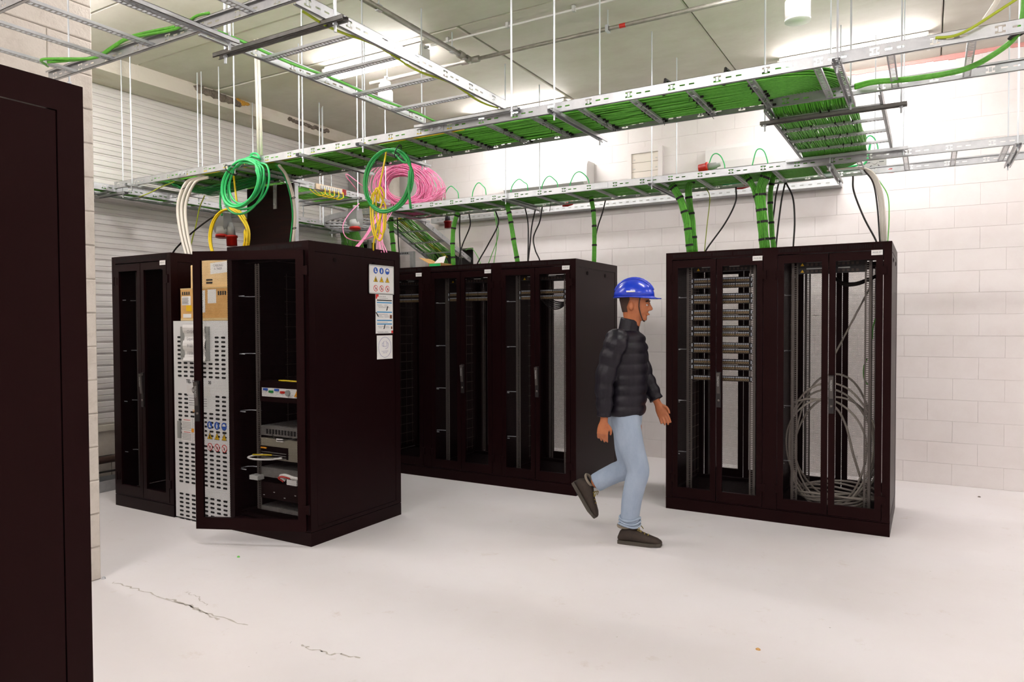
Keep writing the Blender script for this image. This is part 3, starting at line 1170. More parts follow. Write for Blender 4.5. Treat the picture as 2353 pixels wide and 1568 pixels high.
# --- ninety degree bend at the left end of the lower ladder
BCX, BCY, RI, RO = -5.45, Y20+1.10, .53, 1.10
TB = thing('cable_ladder_bend', 'curved cable ladder bend left of the pink cable coil', 'cable tray', (BCX, BCY, Z2), 'cable ladders')
for rad, nm in ((RI, 0), (RO, 1)):
    b = MB()
    aa = np.linspace(-PI/2, -PI, 25)
    for i in range(24):
        for (r0, r1, z0, z1) in ((rad-.001, rad+.001, 0, RHT), (rad-(.016 if nm else 0), rad+(0 if nm else .016), RHT-.002, RHT), (rad-(.016 if nm else 0), rad+(0 if nm else .016), 0, .002)):
            vs = []
            for a in (aa[i], aa[i+1]):
                for (r_, z_) in ((r0, z0), (r1, z0), (r1, z1), (r0, z1)):
                    vs.append((BCX+r_*math.cos(a), BCY+r_*math.sin(a), Z2+z_))
            b.add(vs, [(0, 1, 5, 4), (1, 2, 6, 5), (2, 3, 7, 6), (3, 0, 4, 7)])
    b.build('side_rail', M_STEEL, TB)
me = shared(('rungb', 1), lambda: rung_mesh(RO-RI-.006))
for a in (-1.72, -1.97, -2.22, -2.47, -2.72, -2.97):
    o = put(me, 'rung', TB, (BCX+(RI+.003)*math.cos(a), BCY+(RI+.003)*math.sin(a), Z2+.006))
    o.rotation_euler.z = a-PI/2
b = MB()
for k in range(9):
    for q in range(26):
        a0 = -PI/2-PI/2*q/26
        a1 = a0-PI/2/26
        rr = RI+.04+k*.06
        b.tube([(BCX+rr*math.cos(a0), BCY+rr*math.sin(a0), Z2+.03), (BCX+(rr+.03)*math.cos((a0+a1)/2), BCY+(rr+.03)*math.sin((a0+a1)/2), Z2+.03), (BCX+rr*math.cos(a1), BCY+rr*math.sin(a1), Z2+.03)], .003, 4)
o = b.build('wire_mesh', M_STEELD, TB)
channel(TB, (-6.66, 6.72, 0), (-5.8, 6.72, 0), Z2-.001)
rod(TB, -6.62, 6.72, Z2-.07)
rod(TB, -5.98, 5.93, Z2-.04)

# --- sloping ladder down into the wall opening
TR = thing('sloping_ladder', 'sloping cable ladder going down into the wall opening behind the middle row', 'cable tray', (-5.3, 6.45, 2.7), 'cable ladders')
pa0, pa1 = np.array([-4.99, 6.45, 2.70]), np.array([-5.20, 7.80, 2.34])
pb0, pb1 = np.array([-5.47, 6.45, 2.66]), np.array([-5.84, 7.80, 2.36])
for (q0, q1, fl) in ((pa0, pa1, -1), (pb0, pb1, 1)):
    d = q1-q0
    L = np.linalg.norm(d)
    d = d/L
    n = np.cross(d, [0, 0, 1.]) * -1
    n /= np.linalg.norm(n)
    up = np.cross(n, d)
    if up[2] < 0: up = -up
    T = lambda s, q, zz: tuple(q0+d*s-n*q*(1 if n[0] < 0 else -1)+up*zz)
    rail_builder(L, fl, T).build('side_rail', M_STEEL, TR)
for k in (.22, .48, .74):
    a, c = pa0+(pa1-pa0)*k, pb0+(pb1-pb0)*k
    W = np.linalg.norm(c-a)
    o = put(shared(('rungr', k), lambda: rung_mesh(W)), 'rung', TR, tuple(a+np.array([0, 0, .01])))
    o.rotation_euler.z = math.atan2((c-a)[1], (c-a)[0])-PI/2
    o.rotation_euler.x = 0

# --- perforated metal tray along the back wall
r = thing('wall_tray', 'perforated metal tray fixed along the back wall below the air conditioners', 'cable tray', (-3.2, 7.7, 2.86))
b = MB()
b.box(-5.7, -.75, 7.60, 7.602, 2.87, 2.93)
b.box(-5.7, -.75, 7.75, 7.772, 2.87, 2.93)
b.box(-5.7, -.75, 7.60, 7.77, 2.868, 2.87)
b.build('tray_body', M_STEEL, r)
b = MB()
for k in range(60): b.box(-5.6+k*.08, -5.6+k*.08+.035, 7.5985, 7.6, 2.893, 2.905)
b.build('slots', M_GREYP, r)['kind'] = 'stuff'

# ================================================================== CABLES
def cable(name, label, pts, r, m, n=8, group=None, cat='cable', sides=8):
    o = MB().tube(spline(pts, n), r, sides).build(name, m, smooth=True)
    return tag(o, label, cat, group)


def wob(pts, s):
    p = np.array(pts, float)
    p[1:-1] += rng.normal(0, s, (len(p)-2, 3))
    return p


# --- the main mass of green data cables: upper ladder -> cross ladder -> lower ladder
def green_mass():
    b = MB()
    r = .0043
    NC = 52
    for layer in range(4):
        for i in range(NC):
            u = i/(NC-1)
            y1 = 4.425-u*.43                     # on the upper ladder (far rail -> towards camera)
            x2 = -.835+u*.43                     # on the cross ladder
            y3 = 5.90+u*.48                      # on the lower ladder
            if layer == 2 and 4 < i < NC-4: continue
            top = .075 if layer == 3 else layer*.022
            bul = top*(1-.35*abs(2*u-1)**2)+.004*(i % 2)
            z1, z2, z3 = Z1+.030+bul, ZK+.028+bul*.5, Z2+.030+bul*.55
            pts = []
            for x in np.arange(-6.2, -1.1, .30):
                jit = (rng.normal(0, .006), rng.normal(0, .0035))
                pts.append((x, y1+jit[0], z1+jit[1]+(.02 if x < -5.9 else 0)))
            # turn onto the cross ladder: climb over its rail then down
            rad = .06+u*.43
            cx, cy = x2-rad, y1+rad
            for a in np.linspace(-80, 0, 6):
                pts.append((cx+rad*math.cos(math.radians(a)), cy+rad*math.sin(math.radians(a)), z1+.03*math.sin((a+80)/80*PI*.5)*(1 if cy > 4.40 else .6)))
            pts.append((x2, 4.50, Z1+RHT+.012+bul*.3))
            pts.append((x2+rng.normal(0, .004), 4.63, z2+.01))
            for y in (4.8, 5.0, 5.2, 5.4, 5.6):
                pts.append((x2+rng.normal(0, .003)+.005*math.sin(i*.8+layer*1.7)+(.004 if layer else 0), y, z2+rng.normal(0, .003)))
            pts.append((x2, 5.78, ZK+.02))
            rad = .05+u*.45
            cx, cy = x2-rad, y3-rad
            for a in np.linspace(10, 90, 6):
                pts.append((cx+rad*math.cos(math.radians(a)), max(5.80, cy+rad*math.sin(math.radians(a))), z3+.035*(1-a/90)))
            for x in np.arange(x2-rad-.3, -5.3, -.35):
                if layer == 3 and i % 2: pass
                pts.append((x, y3+rng.normal(0, .005), z3+rng.normal(0, .002)))
            b.tube(spline(pts, 2), r, 5)
    return b


o = green_mass().build('green_cable_mass', M_GREEN, smooth=True)
tag(o, 'thick mass of green data cables lying on the two long ladders', 'cables', kind='stuff')
# black cable ties gripping the mass at every rung
def ties_on(parent, spots):
    b = MB()
    for (x, y, z, ax_) in spots:
        dx, dy = (.016, .004) if ax_ == 'x' else (.004, .016)
        b.box(x-dx, x+dx, y-dy, y+dy, z-.007, z+.004)
        if rng.rand() < .4: b.tube([(x, y, z-.004), (x+rng.normal(0, .01), y+rng.normal(0, .01), z-.03)], .0018, 4)
    o = b.build('cable_ties', M_TIE, parent)
    o['kind'] = 'stuff'


ties_on(T1, [(-2.463+.328*k+rng.choice([-.02, .02]), y+rng.normal(0, .008), Z1+.018, 'x') for k in range(-10, 6) for y in np.arange(4.02, 4.43, .045)])
ties_on(TK, [(x+rng.normal(0, .006), y+rng.choice([-.02, .02]), ZK+.018, 'y') for y in (4.70, 5.014, 5.332, 5.641) for x in np.arange(-.82, -.42, .048)])
# velcro straps around the mass on the upper ladder
ties = thing('velcro_straps', 'black straps around the green cables on the upper ladder', 'straps', (-1.0, 4.2, Z1+.06))
for x in (-1.32, -.98):
    MB().tube([(x, 3.975, Z1+.03), (x+.01, 3.975, Z1+.12), (x+.02, 4.2, Z1+.135), (x+.03, 4.42, Z1+.11)], .009, 6).build('strap', M_TIE, ties)


def bundle(name, label, path, n, rad, cr, m, ties_at, group='green cable drops', parent=None, tie_m=None, twist=0.):
    """strands of cable packed round a path; ties are wrapped bands"""
    P0 = spline(path, 8)
    t = np.gradient(P0, axis=0)
    t /= np.linalg.norm(t, axis=1)[:, None]
    r = parent or thing(name, label, 'cables', tuple(P0[-1]), group)
    b = MB()
    k = 0
    for ringr, cnt in ((rad, n), (rad*.5, max(3, n//2))):
        for i in range(cnt):
            a0 = 2*PI*i/cnt
            pts = []
            for j in range(len(P0)):
                up = np.array([0, 1., 0]) if abs(t[j][1]) < .8 else np.array([1., 0, 0])
                u = np.cross(t[j], up)
                u /= np.linalg.norm(u)
                v = np.cross(t[j], u)
                a = a0+twist*j/len(P0)
                pts.append(P0[j]+ringr*(math.cos(a)*u*1.15+math.sin(a)*v*.8)*(1+.06*math.sin(j*.9+i*2)))
            b.tube(pts, cr, 5)
    o = b.build('strands', m, r, smooth=True)
    o['kind'] = 'stuff'
    for f in ties_at:
        j = min(len(P0)-2, int(f*(len(P0)-1)))
        up = np.array([0, 1., 0]) if abs(t[j][1]) < .8 else np.array([1., 0, 0])
        u = np.cross(t[j], up)
        u /= np.linalg.norm(u)
        v = np.cross(t[j], u)
        rg = []
        for s_ in (-.009, .009):
            rg.append([tuple(P0[j]+t[j]*s_+(rad+cr*1.6)*(math.cos(a)*u*1.15+math.sin(a)*v*.8)) for a in np.arange(12)*2*PI/12])
        MB().rings(rg).build('velcro_tie', tie_m or M_TIE, r)
    return r


def pth(y, *pp, dy=None):
    return [P(a, c, y=y) for a, c in pp]


bundle('cable_drop', 'green cable drop onto the middle row, leftmost of the thick drops on the centre cabinet', pth(6.05, (1052, 488), (1043, 520), (1040, 560), (1042, 612)), 14, .018, .0042, M_GREEN, (.12, .4, .68, .9))
bundle('cable_drop', 'green cable drop entering the right cabinet of the middle row at its left', pth(6.05, (1163, 462), (1172, 500), (1180, 550), (1190, 606)), 14, .017, .0042, M_GREEN, (.25, .45, .7, .92))
bundle('cable_drop', 'green cable drop at the right end of the middle row', pth(6.2, (1358, 452), (1364, 490), (1366, 540), (1365, 606)), 14, .015, .0042, M_GREEN, (.12, .3, .55, .8))
bundle('cable_drop', 'left arm of the forked green cable drop entering the patch panel cabinet', pth(6.0, (1543, 425), (1562, 455), (1578, 510), (1586, 582)), 16, .023, .0042, M_GREEN, (.1, .35, .55, .75, .92))
bundle('cable_drop', 'right arm of the forked green cable drop entering the patch panel cabinet', pth(6.1, (1592, 410), (1582, 440), (1590, 510), (1596, 582)), 14, .022, .0042, M_GREEN, (.1, .42, .6, .85))
bundle('cable_drop', 'thickest green cable drop between the two right cabinets', pth(6.0, (1762, 398), (1748, 440), (1752, 510), (1758, 574)), 20, .031, .0044, M_GREEN, (.1, .38, .55, .68, .88))
bundle('cable_drop', 'green cable drop slanting in from the left to the thickest drop', pth(6.02, (1714, 402), (1732, 432), (1742, 470), (1748, 505)), 10, .016, .0042, M_GREEN, (.15, .5, .75))
bundle('cable_drop', 'slim green cable drop behind the thickest drop on the right row', pth(6.2, (1778, 400), (1770, 450), (1773, 520), (1778, 574)), 10, .014, .0042, M_GREEN, (.2, .45, .65, .85))
bundle('cable_drop', 'green cable drop just behind the open cabinet, right of the pink cables', pth(6.0, (898, 500), (900, 530), (903, 560), (906, 592)), 14, .021, .0042, M_GREEN, (.12, .4, .7))

# --- green and yellow cables on the sloping ladder
o = MB()
for i in range(26):
    f = .06+i*.032 if i < 14 else .52+(i-14)*.017
    pts = []
    for k in np.linspace(-.05, .86, 9):
        a, c = pa0+(pa1-pa0)*k, pb0+(pb1-pb0)*k
        q = c+(a-c)*f+np.array([0, 0, .035+.006*(i % 3)])+rng.normal(0, .004, 3)
        pts.append(q)
    if i < 14: pts += [pts[-1]+np.array([.02, .05, -.10]), pts[-1]+np.array([.05, .08, -.25])]
    o.tube(spline(pts, 3), .0048, 5)
o = o.build('ramp_cables', M_GREEN, smooth=True)
tag(o, 'green cables running down the sloping ladder to the wall opening', 'cables', kind='stuff')
o = MB()
for i in range(6):
    f = .40+i*.014
    pts = [pb0+(pb1-pb0)*k+((pa0+(pa1-pa0)*k)-(pb0+(pb1-pb0)*k))*f+np.array([0, 0, .05]) for k in np.linspace(-.05, .95, 8)]
    o.tube(spline(wob(pts, .004), 3), .006, 6)
tag(o.build('earth_cables', M_YELC, smooth=True), 'yellow earth cables on the sloping ladder', 'cables', kind='stuff')
tag(B(-5.12, -5.02, 6.5, 7.7, 0, .002).build('flat_white_strip', M_WHC), 'flat white cable strip on the sloping ladder', 'strip')
_s = bpy.data.objects['flat_white_strip']
me_ = _s.data
for v in me_.vertices:
    k = (v.co.y-6.45)/1.35
    v.co.z += 2.70-.36*k+.03
    v.co.x += -.21*k

# --- yellow and green cables on the left cross ladder
o = MB()
for i in range(14):
    x = -5.52+.022*i
    pts = [(x+rng.normal(0, .012), y, ZY+.035+rng.uniform(0, .03)) for y in np.linspace(4.3, 6.0, 10)]
    o.tube(spline(pts, 3), .006, 6)
tag(o.build('earth_cables', M_YELC, smooth=True), 'yellow earth cables on the left cross ladder', 'cables', kind='stuff')
o = MB()
for i in range(24):
    x = -5.55+.024*i
    pts = [(x+rng.normal(0, .008), y, ZY+.028) for y in np.linspace(4.3, 6.0, 10)]
    o.tube(spline(pts, 2), .0045, 5)
tag(o.build('cross_ladder_cables', M_GREEN, smooth=True), 'green cables lying under the yellow ones on the left cross ladder', 'cables', kind='stuff')
# yellow earth run along the upper ladder
o = MB()
for i in range(5):
    pts = [(x, 3.92+.012*i+.012*math.sin(x*3+i), Z1+.034+.006*(i % 2)) for x in np.linspace(-6.0, -2.7, 26)]
    o.tube(spline(pts, 2), .0055, 6)
tag(o.build('earth_cable_run', M_YELC, smooth=True), 'yellow earth cables running beside the green ones on the upper ladder', 'cables', kind='stuff')
# cables on the left wall ladder
o = MB()
for i in range(28):
    x = -6.85+.0095*i
    pts = [(x+rng.normal(0, .004), y, 2.775+.032+rng.uniform(0, .012)) for y in np.linspace(2.5, 7.05, 16)]
    o.tube(spline(pts, 2), .0045, 5)
tag(o.build('wall_ladder_cables', M_GREEN, smooth=True), 'green cables lying on the ladder along the clad wall', 'cables', kind='stuff')
o = MB()
for i in range(14):
    a = rng.uniform(.7, 1.0)
    pts = [(-5.98+rng.normal(0, .03), 3.98+i*.022, Z1+.03), (-5.7, 4.02+i*.02, Z1-.02-.06*a), (-5.25, 4.1+i*.016, Z1-.05*a), (-4.8, 4.2+i*.01, Z1+.02)]
    o.tube(spline(pts, 6), .0048, 5)
tag(o.build('sagging_cables', M_GREEN3, smooth=True), 'dark green and yellow cables sagging under the left end of the upper ladder', 'cables', kind='stuff')


# --- coils
def coil(name, label, cen, u, v, ru, rv, turns, spread, cr, m, ends=None, tie=None, nseg=30):
    u, v = np.array(u, float), np.array(v, float)
    u /= np.linalg.norm(u)
    v /= np.linalg.norm(v)
    nrm = np.cross(u, v)
    cen = np.array(cen)
    pts = []
    for k in range(turns):
        f = 1+rng.uniform(-spread, spread)
        off = rng.normal(0, spread*.12, 3)
        g = rng.uniform(-spread, spread)*.5
        for q in range(nseg//2):
            a = 2*PI*q/(nseg//2)+.6
            pts.append(cen+off+u*ru*(f+g*math.sin(a))*math.cos(a)+v*rv*(f-g*math.cos(a))*math.sin(a)+nrm*(k-turns/2)*cr*1.2)
    if ends: pts = [np.array(e) for e in ends[0]]+pts+[np.array(e) for e in ends[1]]
    r = thing(name, label, 'cable coil', tuple(cen-v*rv))
    MB().tube(spline(pts, 3), cr, 7).build('cable', m, r, smooth=True)
    if tie is not None:
        a = tie
        c = cen+u*ru*math.cos(a)+v*rv*math.sin(a)
        tg = -u*math.sin(a)+v*math.cos(a)
        rr = spread*(ru+rv)*.75+cr*2
        o1, o2 = u*math.cos(a)+v*math.sin(a), nrm
        MB().tube([c+o1*rr*math.cos(q)+o2*(turns*cr*.8+.004)*math.sin(q) for q in np.arange(14)*2*PI/14], .004, 5, closed=True).build('cable_tie', M_TIE, r)
    return r


c0 = np.array(P(890, 420, y=3.80))
coil('green_coil', 'dark green cable coil hanging in front of the pink coil', c0, (1, 0, 0), (0, .05, 1), .215, .225, 3, .09, .0085, M_GREEN3,
     ends=([P(880, 345, y=3.9), P(905, 352, y=3.82), P(925, 372, y=3.8)], [P(940, 440, y=3.78), P(944, 480, y=3.78)]), tie=1.15)
c0 = np.array(P(556, 424, y=3.80))
coil('green_coil', 'mint green cable coil hanging from the upper ladder above the white cabinet', c0, (.93, 0, .36), (-.36, 0, .93), .225, .175, 7, .13, .0085, M_GREEN2,
     ends=([P(598, 368, y=3.84), P(590, 353, y=3.83), P(575, 356, y=3.82)], [P(600, 400, y=3.80), P(596, 372, y=3.84)]), tie=1.9)
c0 = np.array(P(525, 545, y=3.95))
coil('yellow_coil', 'yellow cable coil hanging above the boxes on the white cabinet', c0, (1, 0, 0), (0, 0, 1), .235, .235, 4, .05, .008, M_YELC,
     ends=([P(537, 405, y=4.0), P(545, 470, y=3.98), P(552, 500, y=3.96)], [P(570, 560, y=3.95)]))
c0 = np.array(P(866, 494, y=3.8))
coil('yellow_coil', 'narrow yellow cable loop hanging inside the dark green coil', c0, (1, 0, .1), (-.06, 0, 1), .045, .17, 3, .12, .006, M_YELC,
     ends=([P(888, 345, y=3.86), P(882, 380, y=3.8), P(872, 430, y=3.8)], [P(860, 552, y=3.8), P(858, 575, y=3.85)]))
# pink coil of many strands standing on the lower ladder
pk = thing('pink_cable_coil', 'large tangled coil of pink cables resting on the lower ladder', 'cable coil', tuple(P(930, 478, y=6.1)))
cen = np.array(P(925, 430, y=6.12))
o = MB()
uu = np.array([.86, .40, -.30])
uu /= np.linalg.norm(uu)
vv = np.array([.18, .12, .97])
vv = vv-uu*(vv@uu)
vv /= np.linalg.norm(vv)
nn = np.cross(uu, vv)
for i in range(64):
    ra = rng.uniform(.17, .36)
    rb = ra*rng.uniform(.72, .85)
    cc = cen+uu*(ra-.17)*rng.uniform(-.2, .75)+nn*rng.normal(0, .05)+vv*rng.normal(0, .01)
    pts = [cc+uu*ra*math.cos(a)*(1+.04*rng.normal())+vv*rb*math.sin(a)+nn*.02*math.sin(2*a+i) for a in np.arange(12)*2*PI/12]
    o.tube(spline(pts, 3, closed=True), .0042, 5, closed=True)
o.build('strands', M_PINKC, pk, smooth=True)['kind'] = 'stuff'
o = MB()
for i in range(26):
    y = 6.0+rng.uniform(-.05, .25)
    pts = [P(845+rng.uniform(-20, 30), 478-rng.uniform(0, 20), y=y), P(900, 470+rng.uniform(-4, 8), y=y), P(950, 468+rng.uniform(-8, 8), y=y), P(990, 458+rng.uniform(-8, 8), y=y), P(1015+rng.uniform(-10, 12), 440+rng.uniform(-14, 20), y=y)]
    o.tube(spline(pts, 5), .0042, 5)
o.build('loose_strands', M_PINKC, pk, smooth=True)['kind'] = 'stuff'
o = MB()
for i in range(14):
    y = 5.80-.006*i
    dx = rng.uniform(-12, 14)
    bx = 0 if i % 2 else 1
    if i < 8: pts = [P(890+dx, 470, y=5.95), P(880+dx, 482, y=5.84), P(862+dx*.5, 510, y=5.2), P(840+dx*.3, 545, y=4.6), P(818+dx*.5, 572, y=4.25)]
    else: pts = [P(895+dx, 470, y=5.95), P(890+dx, 485, y=5.84), P(878+dx*.4, 520, y=5.1), P(872+dx*.5, 550, y=4.5), P(875+dx*1.2, 580, y=4.2)]
    o.tube(spline(pts, 5), .0042, 5)
o.build('falling_strands', M_PINKC, pk, smooth=True)['kind'] = 'stuff'
cable('pink_loop', 'single pink cable looping out in front of the curved bend', [P(832, 455, y=5.8), P(815, 430, y=5.6), P(796, 406, y=5.5), P(800, 402, y=5.5), P(830, 425, y=5.6), P(850, 440, y=5.8)], .0045, M_PINKC)
cable('pink_loop', 'single pink cable bowing low above the open cabinet', [P(825, 468, y=5.2), P(800, 495, y=4.9), P(788, 520, y=4.7), P(795, 545, y=4.6), P(825, 554, y=4.5), P(850, 546, y=4.5), P(868, 538, y=4.6)], .0045, M_PINKC)

# --- white cable bundle at left and the white pair rising to the ceiling
r = thing('white_cable_bundle', 'bundle of thick white cables curving down behind the cardboard boxes', 'cables', P(440, 582, y=3.95))
for i in range(7):
    d = (i-3)*3.4
    y = 3.9+.018*(i % 3)
    MB().tube(spline([P(470+d*.8, 408, y=y), P(438+d, 420, y=y), P(418+d*.9, 470, y=y), P(422+d*.8, 530, y=y), P(436+d*.7, 590, y=y)], 8), .0125, 8).build('cable', M_WHC, r, smooth=True)
MB().tube([np.array(P(430, 434, y=3.92))+.045*np.array([math.cos(a), .7*math.sin(a), .2*math.cos(a)]) for a in np.arange(12)*2*PI/12], .003, 5, closed=True).build('cable_tie', M_TIE, r)
a0 = P(592, 140, z=ZC)
r = thing('white_riser', 'pair of white cables rising from the upper ladder to the ceiling', 'cables', P(597, 356, y=4.3))
for d in (-3, 4):
    MB().tube([P(597+d, 356, y=4.25), P(594+d, 250, y=4.25), P(590+d, 128, y=4.25), P(588+d, 60, y=4.25)], .011, 8).build('cable', M_WHC, r, smooth=True)
r = thing('curved_riser', 'white and green cables arcing down the right edge of the brown board', 'cables', P(675, 556, y=4.2))
for i, (m, d) in enumerate(((M_WHC, 2), (M_WHC, 0), (M_GREEN2, -5))):
    MB().tube(spline([P(640+d, 380, y=4.0), P(658+d, 405, y=4.1), P(672+d, 450, y=4.2), P(677+d, 500, y=4.25), P(672+d*1.2, 560, y=4.3)], 8), .009 if i < 2 else .006, 8).build('cable', m, r, smooth=True)
for (px, py) in ((654, 400), (674, 455), (676, 525)):
    q = np.array(P(px, py, y=4.18))
    MB().tube([q+.018*np.array([math.cos(a), math.sin(a)*.8, .3*math.cos(a)]) for a in np.arange(10)*2*PI/10], .003, 5, closed=True).build('cable_tie', M_TIE, r)

# --- small green loops standing up behind the lower ladder
for k, (x0, x1, y0, yt) in enumerate(((1022, 1052, 448, 428), (1087, 1115, 440, 420), (1176, 1211, 430, 412), (1246, 1280, 426, 405), (1311, 1352, 420, 395), (1628, 1664, 382, 353), (1730, 1763, 374, 342), (1984, 2016, 340, 312))):
    nm = ['leftmost', 'second from the left', 'third from the left', 'fourth from the left', 'fifth from the left', 'sixth from the left', 'seventh from the left', 'rightmost'][k]
    yy = 6.46
    cable('green_loop', 'thin green cable loop standing above the lower ladder, %s' % nm, [P(x0-2, y0+12, y=yy), P(x0, y0, y=yy), P(x0+(x1-x0)*.22, yt+6, y=yy), P((x0+x1)/2, yt, y=yy), P(x0+(x1-x0)*.8, yt+7, y=yy), P(x1, y0-6, y=yy), P(x1+2, y0+8, y=yy)], .0052, M_GREEN2, 6, 'green loops on the lower ladder')

# --- single cables hanging to the racks
S = [('black', 'black cable hanging to the left end of the centre cabinet, close to its green drop', 6.25, (1057, 492), (1056, 540), (1060, 608)),
     ('black', 'black cable crossing behind the leftmost green drop', 6.4, (1078, 492), (1080, 520), (1062, 565), (1052, 608)),
     ('black', 'long black cable sweeping down between two green drops of the middle row', 6.3, (1139, 486), (1145, 515), (1120, 565), (1097, 606)),
     ('black', 'black cable with a fork at its top above the right cabinet of the middle row', 6.3, (1207, 480), (1213, 510), (1214, 550), (1213, 600)),
     ('black', 'black cable second of three hanging beside the forked one', 6.35, (1230, 482), (1222, 520), (1218, 560), (1214, 600)),
     ('black', 'black cable bowing left above the right cabinet of the middle row', 6.4, (1246, 476), (1240, 510), (1226, 545), (1230, 575), (1240, 598)),
     ('black', 'black cable right of the green drop at the end of the middle row', 6.45, (1392, 458), (1384, 490), (1374, 520), (1368, 548)),
     ('black', 'black cable slanting down to the middle of the patch panel cabinet', 6.4, (1691, 430), (1690, 465), (1665, 515), (1622, 576)),
     ('black', 'black cable right behind the thickest green drop', 6.45, (1790, 418), (1783, 450), (1778, 490), (1773, 520)),
     ('black', 'black cable, left branch of the pair over the far right cabinet', 6.4, (1804, 420), (1796, 460), (1788, 520), (1783, 570)),
     ('black', 'black cable, right branch of the pair over the far right cabinet', 6.4, (1806, 420), (1822, 455), (1826, 510), (1823, 566)),
     ('black', 'black cable slanting down at the right end of the far right cabinet', 6.4, (1960, 405), (1962, 440), (1985, 500), (2014, 556)),
     ('black', 'black cable hanging straight down behind the open cabinet', 6.2, (913, 500), (915, 550), (918, 592)),
     ('yellow', 'thin yellow-green wire hanging onto the patch panel cabinet', 6.4, (1622, 432), (1631, 455), (1625, 515), (1619, 576)),
     ('lime', 'thin light green wire hanging at the right end of the far right cabinet', 6.4, (2020, 415), (2040, 450), (2043, 500), (2040, 556)),
     ('lime', 'thin light green wire looping above the centre cabinet top', 6.5, (1070, 575), (1085, 572), (1100, 595), (1112, 626), (1130, 585), (1145, 540), (1141, 500), (1139, 470)),
     ('lime', 'thin light green wire hanging in front of the wall near the centre cabinet', 6.6, (1134, 470), (1137, 494), (1142, 530), (1140, 570), (1135, 604)),
     ('blk2', 'short black tie end hanging below the lower ladder', 6.3, (1266, 456), (1265, 470), (1263, 486)),
     ('grn', 'dark green cable dropping to the grey socket box at left', 4.0, (507, 440), (506, 470), (510, 496)),
     ('black', 'black cable slanting from the grey socket box down to the left cabinet', 3.98, (500, 492), (470, 512), (430, 545), (398, 580)),
     ('yg', 'thin yellow-green wire slanting down left of the white cable bundle', 4.05, (470, 450), (458, 480), (450, 520), (440, 560)),
     ('yg', 'yellow earth cable crossing the left end of the upper ladder', 3.9, (320, 453), (345, 443), (370, 430), (400, 418))]
CM = dict(black=(M_BLK, .0072), yellow=(M_YG, .004), lime=(M_LIME, .0042), blk2=(M_BLK, .003), grn=(M_GREEN3, .008), yg=(M_YG, .005))
for s_ in S:
    m, rad = CM[s_[0]]
    cable('hanging_cable', s_[1], [P(a, c, y=s_[2]) for a, c in s_[3:]]+([(P(*s_[-1], y=s_[2])[0], s_[2], 2.095)] if s_[2] > 3.9 and s_[-1][1] > 540 and s_[-1] != (1368, 548) and s_[0] != 'blk2' else []), rad, m, 8)
r = thing('white_cable_drop', 'white cable bundle curving down to the far right cabinet', 'cables', P(2036, 556, y=6.2))
for i in range(4):
    d = i*3.2
    MB().tube(spline([P(1900, 392, y=6.1), P(1960, 386, y=6.15), P(1990+d, 392, y=6.2), P(2012+d, 425, y=6.25), P(2022+d, 480, y=6.3), P(2026+d, 560, y=6.3)], 7), .008, 7).build('cable', M_WHC, r, smooth=True)
MB().tube(spline([P(1985, 390, y=6.15), P(2006, 420, y=6.2), P(2016, 475, y=6.25), P(2022, 560, y=6.25)], 7), .006, 6).build('black_cable', M_BLK, r, smooth=True)
cable('green_run', 'mint green cable along the inside of the lower ladder at right', [P(1660, 425, y=6.36), P(1750, 412, y=6.36), P(1850, 398, y=6.36), P(1960, 382, y=6.36), P(1990, 372, y=6.36), P(2000, 330, y=6.4)], .0085, M_GREEN2)
# at the top right: thick green pair climbing out of the ladder, earth wire, white cable
r = thing('rising_green_cables', 'two thick green cables climbing from the upper ladder at top right', 'cables', P(2010, 190, y=4.3))
for i in range(2):
    d = i*.014
    q = [P(1965, 196+6*i, y=4.38), P(2010, 186+4*i, y=4.34), P(2100, 179+3*i, y=4.28), P(2215, 158+3*i, y=4.2), P(2295, 116+3*i, y=4.15), P(2336+3*i, 78, y=4.12), P(2350+3*i, 30, y=4.1), P(2354+3*i, -40, y=4.1)]
    MB().tube(spline(q, 7), .0115, 8).build('cable', M_GREEN, r, smooth=True)
q = np.array(P(2337, 80, y=4.11))
MB().tube([q+.03*np.array([math.cos(a), math.sin(a)*.6, .35*math.cos(a)]) for a in np.arange(12)*2*PI/12], .008, 6, closed=True).build('cable_tie', M_TIE, r)
cable('earth_wire', 'yellow-green earth wire bolted to the rail at top right', [P(2150, 87, y=3.852), P(2190, 83, y=3.84), P(2230, 66, y=3.82), P(2290, 28, y=3.8), P(2345, -8, y=3.8), P(2390, -40, y=3.8)], .0068, M_YG)
cable('white_cable', 'white cable crossing the top right corner', [P(2262, 46, y=4.1), P(2280, 20, y=4.1), P(2305, -20, y=4.1), P(2330, -60, y=4.1)], .012, M_WHC)
# near ladder: green cables
q5 = [P(110, 152, y=2.0), P(95, 138, y=1.9), P(130, 135, y=1.95), P(215, 133, y=2.05), P(250, 113, y=2.08), P(290, 88, y=2.09), P(335, 75, y=2.09), P(400, 62, y=2.09)]
cable('green_cable', 'green cable looping over the near ladder at top left', q5, .007, M_GREEN)
cable('green_cable', 'second green cable lying beside the looping one on the near ladder', [P(108, 143, y=1.92), P(160, 139, y=2.0), P(225, 131, y=2.06), P(262, 108, y=2.085), P(300, 88, y=2.09), P(405, 66, y=2.09), P(450, 38, y=2.1), P(480, 30, y=2.1)], .007, M_GREEN)
cable('earth_wire', 'yellow-green wire along the left rail of the ladder running away', [(X40+.05, y, Z4+.03+.006*math.sin(y*9)) for y in np.linspace(2.2, 4.0, 12)], .0075, M_LIME)
cable('earth_wire', 'yellow wire tied along the right rail of the ladder running away', [(X41-.035, y, Z4+.004+.012*math.sin(y*10)) for y in np.linspace(2.2, 3.8, 14)], .006, M_YG)

